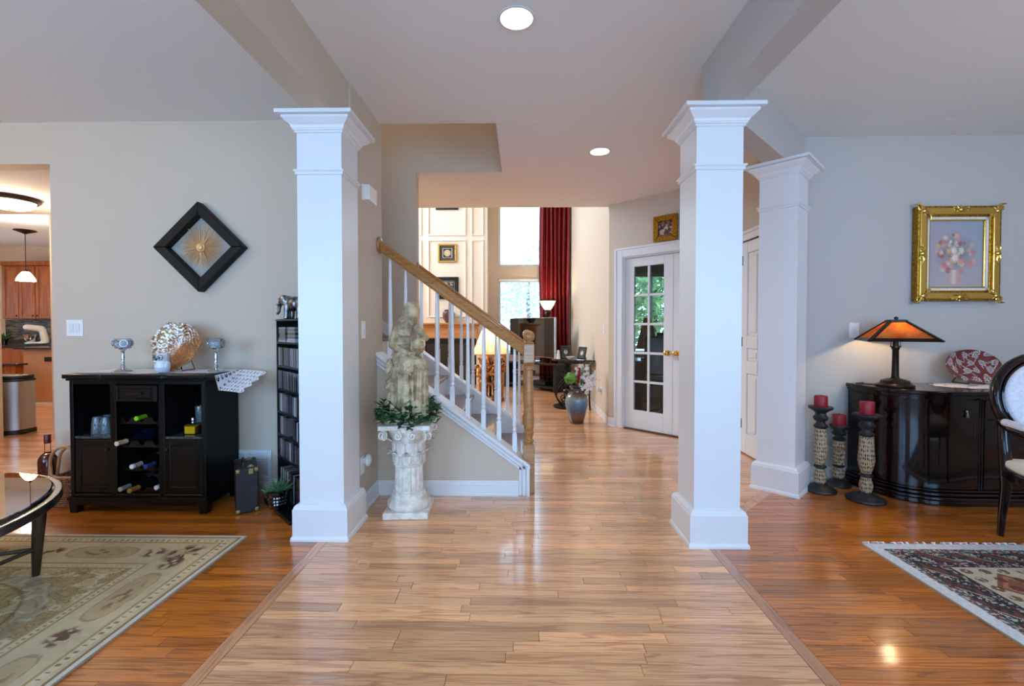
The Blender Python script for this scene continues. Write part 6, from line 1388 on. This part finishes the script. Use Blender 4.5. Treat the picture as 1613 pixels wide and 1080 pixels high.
# lamp on the sideboard
def micamat():
    m, t, b = new_mat('mica'); t.nodes.remove(b); L = t.links.new; N = t.nodes.new; o = t.nodes['Material Output']
    tc = N('ShaderNodeTexCoord'); n = N('ShaderNodeTexNoise'); n.inputs['Scale'].default_value = 9; n.inputs['Detail'].default_value = 5; L(tc.outputs['Object'], n.inputs['Vector']); r = N('ShaderNodeValToRGB')
    r.color_ramp.elements[0].color = (*S((196, 116, 56)), 1); r.color_ramp.elements[1].color = (*S((250, 196, 118)), 1); r.color_ramp.elements[0].position = .3; r.color_ramp.elements[1].position = .7; L(n.outputs['Fac'], r.inputs[0])
    df = N('ShaderNodeBsdfDiffuse'); tl = N('ShaderNodeBsdfTranslucent'); mx = N('ShaderNodeMixShader'); mx.inputs[0].default_value = .75; L(r.outputs[0], df.inputs[0]); L(r.outputs[0], tl.inputs[0]); L(df.outputs[0], mx.inputs[1]); L(tl.outputs[0], mx.inputs[2]); L(mx.outputs[0], o.inputs[0]); MATS['mica'] = m
micamat()
LX, LY = 2.76, 3.40
tl_ = thing('table_lamp', 'mission style lamp with glowing amber mica shade on the sideboard', 'table lamp', (LX, LY, .7825))
mat('dark_bronze', (40, 32, 28), .35, .7)
MB().lathe([(.112, 0), (.115, .006), (.113, .016), (.095, .024), (.09, .03), (.085, .045), (.06, .055), (.03, .062), (.024, .07), (.022, .09), (.02, .27), (.026, .28), (.026, .29), (.018, .30), (.018, .335), (.030, .345), (.030, .36), (.010, .365), (.008, .50), (.001, .50)], 28).build('base', 'dark_bronze', tl_, smooth=True)
NS, A0 = 4, R(21); ZB, ZT, RB, RT = .338, .478, .288, .068
def sp6(k, r, z): a = A0 + 2 * PI * k / NS; return Vector((r * math.cos(a), r * math.sin(a), z))
for k in range(NS):
    a, b, c, d = sp6(k, RB, ZB), sp6(k + 1, RB, ZB), sp6(k + 1, RT, ZT), sp6(k, RT, ZT)
    MB().add([a, b, c, d], [(0, 1, 2, 3)]).build('mica_panel', 'mica', tl_, solid=.003)
    MB().bar(a, d, .026, .010).build('shade_rib', 'dark_bronze', tl_); MB().add([a, b, b.lerp(c, .13), a.lerp(d, .13)], [(0, 1, 2, 3)]).build('shade_rim', 'dark_bronze', tl_, solid=.008); MB().bar(d, c, .016, .022).build('shade_collar', 'dark_bronze', tl_)
MB().prism([(RT * 1.02 * math.cos(A0 + 2 * PI * k / NS), RT * 1.02 * math.sin(A0 + 2 * PI * k / NS)) for k in range(NS)], ZT, ZT + .014, 'z').build('shade_cap', 'dark_bronze', tl_)
MB().lathe([(.006, ZT + .014), (.014, ZT + .02), (.014, ZT + .03), (.001, ZT + .038)], 14, cap=False).build('finial', 'dark_bronze', tl_, smooth=True)
for x in (-.035, .035): MB().tube([(x * .6, 0, .35), (x, 0, .33), (x, 0, .30)], .0025, 5).ball((x, 0, .296), .006).build('pull_chain', 'dark_bronze', tl_)
mat('bulb', (255, 220, 160), .4, emit=(255, 190, 110), es=14)
MB().ball((.0, -.05, .40), (.026, .026, .032)).build('bulb', 'bulb', tl_, smooth=True)
point('mica_bulb', (LX, LY - .01, .7825 + .43), 9, (1, .72, .42), .03)
tco = thing('lamp_cord', 'black lamp cord lying on the sideboard behind the lamp base', 'cord', (LX, LY, .7825)); MB().tube([(-.05, .1, .003), (-.12, .14, .003), (-.17, .12, .003), (-.15, .18, .003), (-.05, .24, .003)], .003, 6).build('cord_run', 'black', tco, smooth=True)
# paisley platter and doily
attr_mat('paisley', .15, coat=1, spec=.5)
PL = []
r_ = np.random.default_rng(3)
for k in range(20): PL.append((.1 + .2 * (k % 5) + .1 * ((k // 5) % 2) + r_.uniform(-.02, .02), .14 + .24 * (k // 5) + r_.uniform(-.03, .03), r_.uniform(0, 2 * PI), r_.uniform(.062, .085)))
def paisley(u, v):
    C = np.tile(S((104, 10, 18)), (len(u), 1)); sv = S((206, 200, 200)); dk = S((52, 6, 12))
    for cx, cy_, a, r in PL:
        x = (u - cx) * 1.6; y = v - cy_; X = x * math.cos(a) + y * math.sin(a); Y = -x * math.sin(a) + y * math.cos(a); X2 = X - 1.6 * Y * Y / (r + .05); d = np.hypot(X2 / 1.5, Y * (1 + .9 * np.clip(X2 / r, -.5, 2))) / r
        C = mixc(C, sv, (np.abs(d - .95) < .10) * 1.); C = mixc(C, dk, (d < .78) * .7); C = mixc(C, sv, ((np.abs(d - .55) < .10) | (d < .2)) * 1.)
    return C
pp = thing('oval_platter', 'oval dark red platter with silver paisley standing on the sideboard', 'platter', (3.445, 3.545, .788))
NU, NV = 170, 60
dsh = MB().xf(MB().sheet(NU, NV, lambda u, v: (.21 * v * math.cos(2 * PI * u), .13 * v * math.sin(2 * PI * u), .03 * v ** 2.5)), (0, 0, .128), rx=R(72)).build('dish', 'paisley', pp, smooth='all', solid=.005)
fi = np.arange(NU * NV); fu = 2 * PI * ((fi % NU) + .5) / NU; fv = ((fi // NU) + .5) / NV; cc = paisley(.5 + .5 * fv * np.cos(fu), .5 + .5 * fv * np.sin(fu)); cc = np.concatenate([cc, np.ones((len(cc), 1))], 1)
dsh.data.attributes.new('Col', 'FLOAT_COLOR', 'FACE').data.foreach_set('color', cc.astype(np.float32).ravel())
MB().tube([(-.06, .08, .003), (-.06, -.05, .003), (-.06, -.055, .03)], .004, 6).tube([(.06, .08, .003), (.06, -.05, .003), (.06, -.055, .03)], .004, 6).tube([(-.06, .08, .003), (0, .05, .14), (.06, .08, .003)], .004, 6).build('easel', 'black_gloss', pp, smooth=True)
dy = thing('doily', 'white lace doily under the paisley platter on the sideboard', 'doily', (3.36, 3.44, .7826)); lace_sheet(lambda u, v: ((.04 + .23 * v * (1 + .05 * math.cos(12 * 2 * PI * u))) * math.cos(2 * PI * u), (.02 + .15 * v * (1 + .05 * math.cos(12 * 2 * PI * u))) * math.sin(2 * PI * u), .0012), 150, 16, lambda u, v: holes(24, 4)(u, v) and v > .55).build('lace_cloth', 'lace', dy)
# candlesticks
def carvemat():
    m, t, b = new_mat('carved'); L = t.links.new; N = t.nodes.new
    tc = N('ShaderNodeTexCoord'); sp_ = N('ShaderNodeSeparateXYZ'); L(tc.outputs['Object'], sp_.inputs[0]); at = N('ShaderNodeMath'); at.operation = 'ARCTAN2'; L(sp_.outputs['Y'], at.inputs[0]); L(sp_.outputs['X'], at.inputs[1])
    cb = N('ShaderNodeCombineXYZ'); m1 = N('ShaderNodeMath'); m1.operation = 'MULTIPLY'; m1.inputs[1].default_value = 4.2; L(at.outputs[0], m1.inputs[0]); m2 = N('ShaderNodeMath'); m2.operation = 'MULTIPLY'; m2.inputs[1].default_value = 34; L(sp_.outputs['Z'], m2.inputs[0]); L(m1.outputs[0], cb.inputs[0]); L(m2.outputs[0], cb.inputs[1])
    v = N('ShaderNodeTexVoronoi'); v.inputs['Scale'].default_value = 1.0; v.inputs['Randomness'].default_value = .35; L(cb.outputs[0], v.inputs['Vector']); r = N('ShaderNodeValToRGB'); r.color_ramp.elements[0].position = .30; r.color_ramp.elements[1].position = .38
    r.color_ramp.elements[0].color = (*S((34, 28, 24)), 1); r.color_ramp.elements[1].color = (*S((178, 152, 116)), 1); L(v.outputs['Distance'], r.inputs[0]); L(r.outputs[0], b.inputs['Base Color']); b.inputs['Roughness'].default_value = .6
    bp = N('ShaderNodeBump'); bp.inputs['Strength'].default_value = .6; bp.inputs['Distance'].default_value = .004; L(r.outputs[0], bp.inputs['Height']); L(bp.outputs[0], b.inputs['Normal']); MATS['carved'] = m
carvemat()
mat('black_paint', (30, 30, 32), .45, rgb2=(58, 56, 54), vscale=30, ramp=(.55, .7)); mat('wax_candle', (150, 14, 34), .45, sss=0)
def candlestick(label, x, y, H, kind, bs=1.0):
    t = thing('candlestick', label, 'candlestick', (x, y, 0), random.random())
    a = .14 * H; MB().lathe([(.105 * bs, 0), (.11 * bs, .008), (.105 * bs, .02), (.09 * bs, .026), (.085 * bs, .032), (.06 * bs, .042), (.04 * bs, .052), (.034, .06)], 32).build('foot', 'black_paint', t, smooth=True)
    z0 = .06; z1 = z0 + .17 * H
    MB().lathe([(.032, z0), (.040, z0 + .04 * H), (.042, z0 + .09 * H), (.033, z0 + .145 * H), (.03, z1)], 28).build('lower_bulb', 'carved', t, smooth=True)
    z2 = z1 + .05 * H; MB().lathe([(.03, z1), (.042, z1 + .012), (.042, z2 - .012), (.03, z2)], 24).build('lower_collar', 'black_paint', t, smooth=True)
    z3 = .74 * H
    if kind == 'bulge': MB().lathe([(.028, z2), (.039, lerp(z2, z3, .18)), (.046, lerp(z2, z3, .34)), (.043, lerp(z2, z3, .6)), (.037, z3)], 28).build('carved_shaft', 'carved', t, smooth=True)
    elif kind == 'twist':
        zz = lerp(z2, z3, .62); prof = [(.036 if i not in (0, 24) else .03, lerp(z2, zz, i / 24)) for i in range(25)]; MB().lathe(prof, 40, f=lambda r, z, an: r + .006 * math.cos(5 * (an - 16 * z))).build('twisted_shaft', 'carved', t, smooth=True); MB().lathe([(.028, zz), (.045, lerp(zz, z3, .35)), (.043, lerp(zz, z3, .7)), (.03, z3)], 28).build('upper_bulb', 'carved', t, smooth=True)
    else: MB().lathe([(.031, z2), (.045, lerp(z2, z3, .2)), (.051, lerp(z2, z3, .35)), (.046, lerp(z2, z3, .6)), (.042, z3)], 28).build('carved_shaft', 'carved', t, smooth=True)
    MB().lathe([(.034, z3), (.044, z3 + .01), (.046, z3 + .03 * H), (.03, z3 + .06 * H), (.028, z3 + .08 * H), (.044, z3 + .10 * H), (.05, z3 + .13 * H), (.036, z3 + .16 * H), (.034, z3 + .18 * H), (.05, H - .035), (.078 * bs, H - .016), (.08 * bs, H - .006), (.076 * bs, H), (.001, H - .004)], 30, cap=False).build('cup', 'black_paint', t, smooth=True)
    return t
def candle(label, x, y, z, h): t = thing('pillar_candle', label, 'candle', (x, y, z), 0, 'red pillar candles'); MB().lathe([(.001, 0), (.043, 0), (.044, .004), (.044, h - .006), (.041, h), (.036, h - .002), (.001, h - .006)], 28, cap=False).build('wax', 'wax_candle', t, smooth=True); MB().tube([(0, 0, h - .006), (.001, 0, h + .008)], .0015, 5).build('wick', 'black', t)
candlestick('tall carved candlestick with black foot, leftmost of the three', 2.235, 3.42, .632, 'bulge'); candle('red candle on the leftmost tall candlestick', 2.235, 3.42, .6285, .082)
candlestick('short candlestick with a twisted shaft, between the two taller ones', 2.455, 3.54, .468, 'twist', .78); candle('red candle on the short twisted candlestick', 2.455, 3.54, .4645, .085)
candlestick('tall carved candlestick standing against the sideboard front', 2.435, 3.235, .612, 'straight', 1.08); candle('red candle on the candlestick beside the sideboard', 2.435, 3.235, .6085, .088)
# dining rug
def kilim(u, v):
    W, H = 2.4, 1.75; X = u * W; Y = H - v * H; d = np.minimum(X, Y); s = np.where(X < Y, Y, X); n = vnoise(X * 110, Y * 110, 51); n2 = vnoise(X * 60, Y * 60, 52)
    cr, dk, rs, gr, tn = S((190, 186, 178)), S((56, 56, 62)), S((118, 72, 66)), S((98, 98, 92)), S((164, 144, 114)); C = np.tile(S((186, 176, 152)), (len(u), 1))
    C = mixc(C, S((214, 214, 214)), (d < .062) * 1.)
    b1 = (d > .062) & (d < .105); C = mixc(C, gr, b1 * 1.); C = mixc(C, rs, (b1 & ((s + d) % .10 < .045)) * .85); C = mixc(C, cr, (b1 & (n > .62)) * .8)
    b2 = (d > .105) & (d < .20); ph = (s - (d - .105) * 1.1) % .17; C = mixc(C, S((58, 60, 60)), b2 * 1.); C = mixc(C, rs, (b2 & (ph < .065) & (n2 > .35)) * .9); C = mixc(C, tn, (b2 & (ph > .075) & (ph < .092)) * 1.); C = mixc(C, cr, (b2 & (ph > .10) & (ph < .155) & (n > .52)) * .8)
    b3 = (d > .20) & (d < .245); C = mixc(C, dk, b3 * 1.); C = mixc(C, rs, (b3 & ((s - d) % .09 < .04)) * .8); C = mixc(C, cr, (b3 & (n > .66)) * .7)
    C = mixc(C, dk, ((np.abs(d - .105) < .004) | (np.abs(d - .20) < .004) | (np.abs(d - .245) < .004)) * 1.)
    f = d > .249; px = (X - .25) % .36 - .18; py = (Y - .25) % .36 - .18; dd = np.abs(px) + np.abs(py)
    C = mixc(C, S((124, 66, 50)), (f & (np.abs(X - Y) < .30) & (X + Y < .95) & (dd < .13)) * .9); C = mixc(C, S((176, 120, 92)), (f & (X + Y < .95) & (np.abs(dd - .09) < .012)) * .9)
    g = (f & (np.hypot((X - .25) % .09 - .045, (Y - .25) % .075 - .0375) < .024) & (n2 > .25)); C = mixc(C, S((96, 62, 50)), g * .85)
    return C * (.88 + .24 * n)[:, None]
dr_ = thing('dining_rug', 'pale bordered oriental rug with dark red geometric bands in the dining room', 'rug', (1.915, 2.565 - 1.75, .001)); MB().box(0, 2.4, 0, 1.75, 0, .008).build('backing', 'rug_side', dr_); painted('pile', 'rug_pile', (.002, .002, .0086), (2.396, 0, 0), (0, 1.746, 0), 420, 310, kilim, dr_)
q = MB()
for k in range(34):
    x = .04 + .045 * k + random.uniform(-.012, .012)
    for j in range(3): q.tube([(x, 1.745, .007), (x + random.uniform(-.012, .012), 1.757, .013), (x + random.uniform(-.02, .02), 1.772, .003)], .0022, 4)
q.build('fringe', 'lace', dr_)['kind'] = 'stuff'
# armchair at the right edge
mat('chair_fabric', (222, 224, 232), .7, rgb2=(206, 208, 220), vscale=60); mat('seat_fabric', (226, 216, 200), .8)
ch = thing('dining_armchair', 'dark glossy oval-backed armchair with white upholstery at the right edge', 'chair', (2.965, 2.585, .0103), R(-14))
def oval(a, b, y0, n=48, lean=.16): return [(a * math.cos(2 * PI * k / n), y0 + lean * (b * math.sin(2 * PI * k / n) + .25), .80 + b * math.sin(2 * PI * k / n)) for k in range(n)]
MB().tube(oval(.235, .245, 0), .030, 12, closed=True, flat=.75).build('back_frame', 'mahogany', ch, smooth=True)
MB().tube(oval(.205, .215, -.012), .012, 8, closed=True).build('back_bead', 'mahogany', ch, smooth=True)
q = MB().sheet(40, 10, lambda u, v: (.205 * v * math.cos(2 * PI * u), .16 * (.215 * v * math.sin(2 * PI * u) + .25) - .02 - .025 * (1 - v * v), .80 + .215 * v * math.sin(2 * PI * u))); q.build('back_cushion', 'chair_fabric', ch, smooth='all', solid=.02)
q = MB()
for s in (-1, 1):
    pts = [(s * .20, .03, .66), (s * .215, .0, .56), (s * .21, -.01, .44), (s * .20, .0, .30), (s * .195, .03, .14), (s * .19, .05, .0)]; MB().tube(pts, [.024, .026, .03, .026, .020, .016], 10).build('leg', 'mahogany', ch, smooth=True)
    fl_ = [(s * .25, -.47, .40), (s * .262, -.49, .30), (s * .255, -.48, .15), (s * .25, -.50, .03), (s * .252, -.51, .0)]; MB().tube(fl_, [.034, .03, .02, .016, .02], 10).build('leg', 'mahogany', ch, smooth=True)
    ar = [(s * .215, -.005, .665), (s * .265, -.06, .675), (s * .295, -.18, .66), (s * .30, -.30, .655), (s * .295, -.36, .65), (s * .29, -.375, .63)]; MB().tube(ar, [.02, .021, .022, .024, .028, .02], 10).build('arm', 'mahogany', ch, smooth=True)
    MB().tube([(s * .295, -.34, .645), (s * .285, -.30, .56), (s * .27, -.34, .47), (s * .262, -.40, .42)], [.02, .018, .02, .024], 9).build('arm_support', 'mahogany', ch, smooth=True); MB().cap((s * .297, -.14, .69), (s * .30, -.28, .685), .02, .02, 10).build('arm_pad', 'chair_fabric', ch, smooth=True)
def seatpoly(w_, d0, d1): return [(-w_ * .80, d1), (-w_ * .94, lerp(d1, d0, .3)), (-w_, lerp(d1, d0, .7)), (-w_ * .85, d0 + .03), (-w_ * .4, d0 - .015), (w_ * .4, d0 - .015), (w_ * .85, d0 + .03), (w_, lerp(d1, d0, .7)), (w_ * .94, lerp(d1, d0, .3)), (w_ * .80, d1)]
MB().prism(seatpoly(.275, -.49, .03), .355, .415, 'z').build('seat_rail', 'mahogany', ch, bevel=.01, seg=2, smooth=True); MB().prism(seatpoly(.268, -.485, .02), .412, .462, 'z').build('seat_cushion', 'seat_fabric', ch, bevel=.022, seg=4, smooth=True)
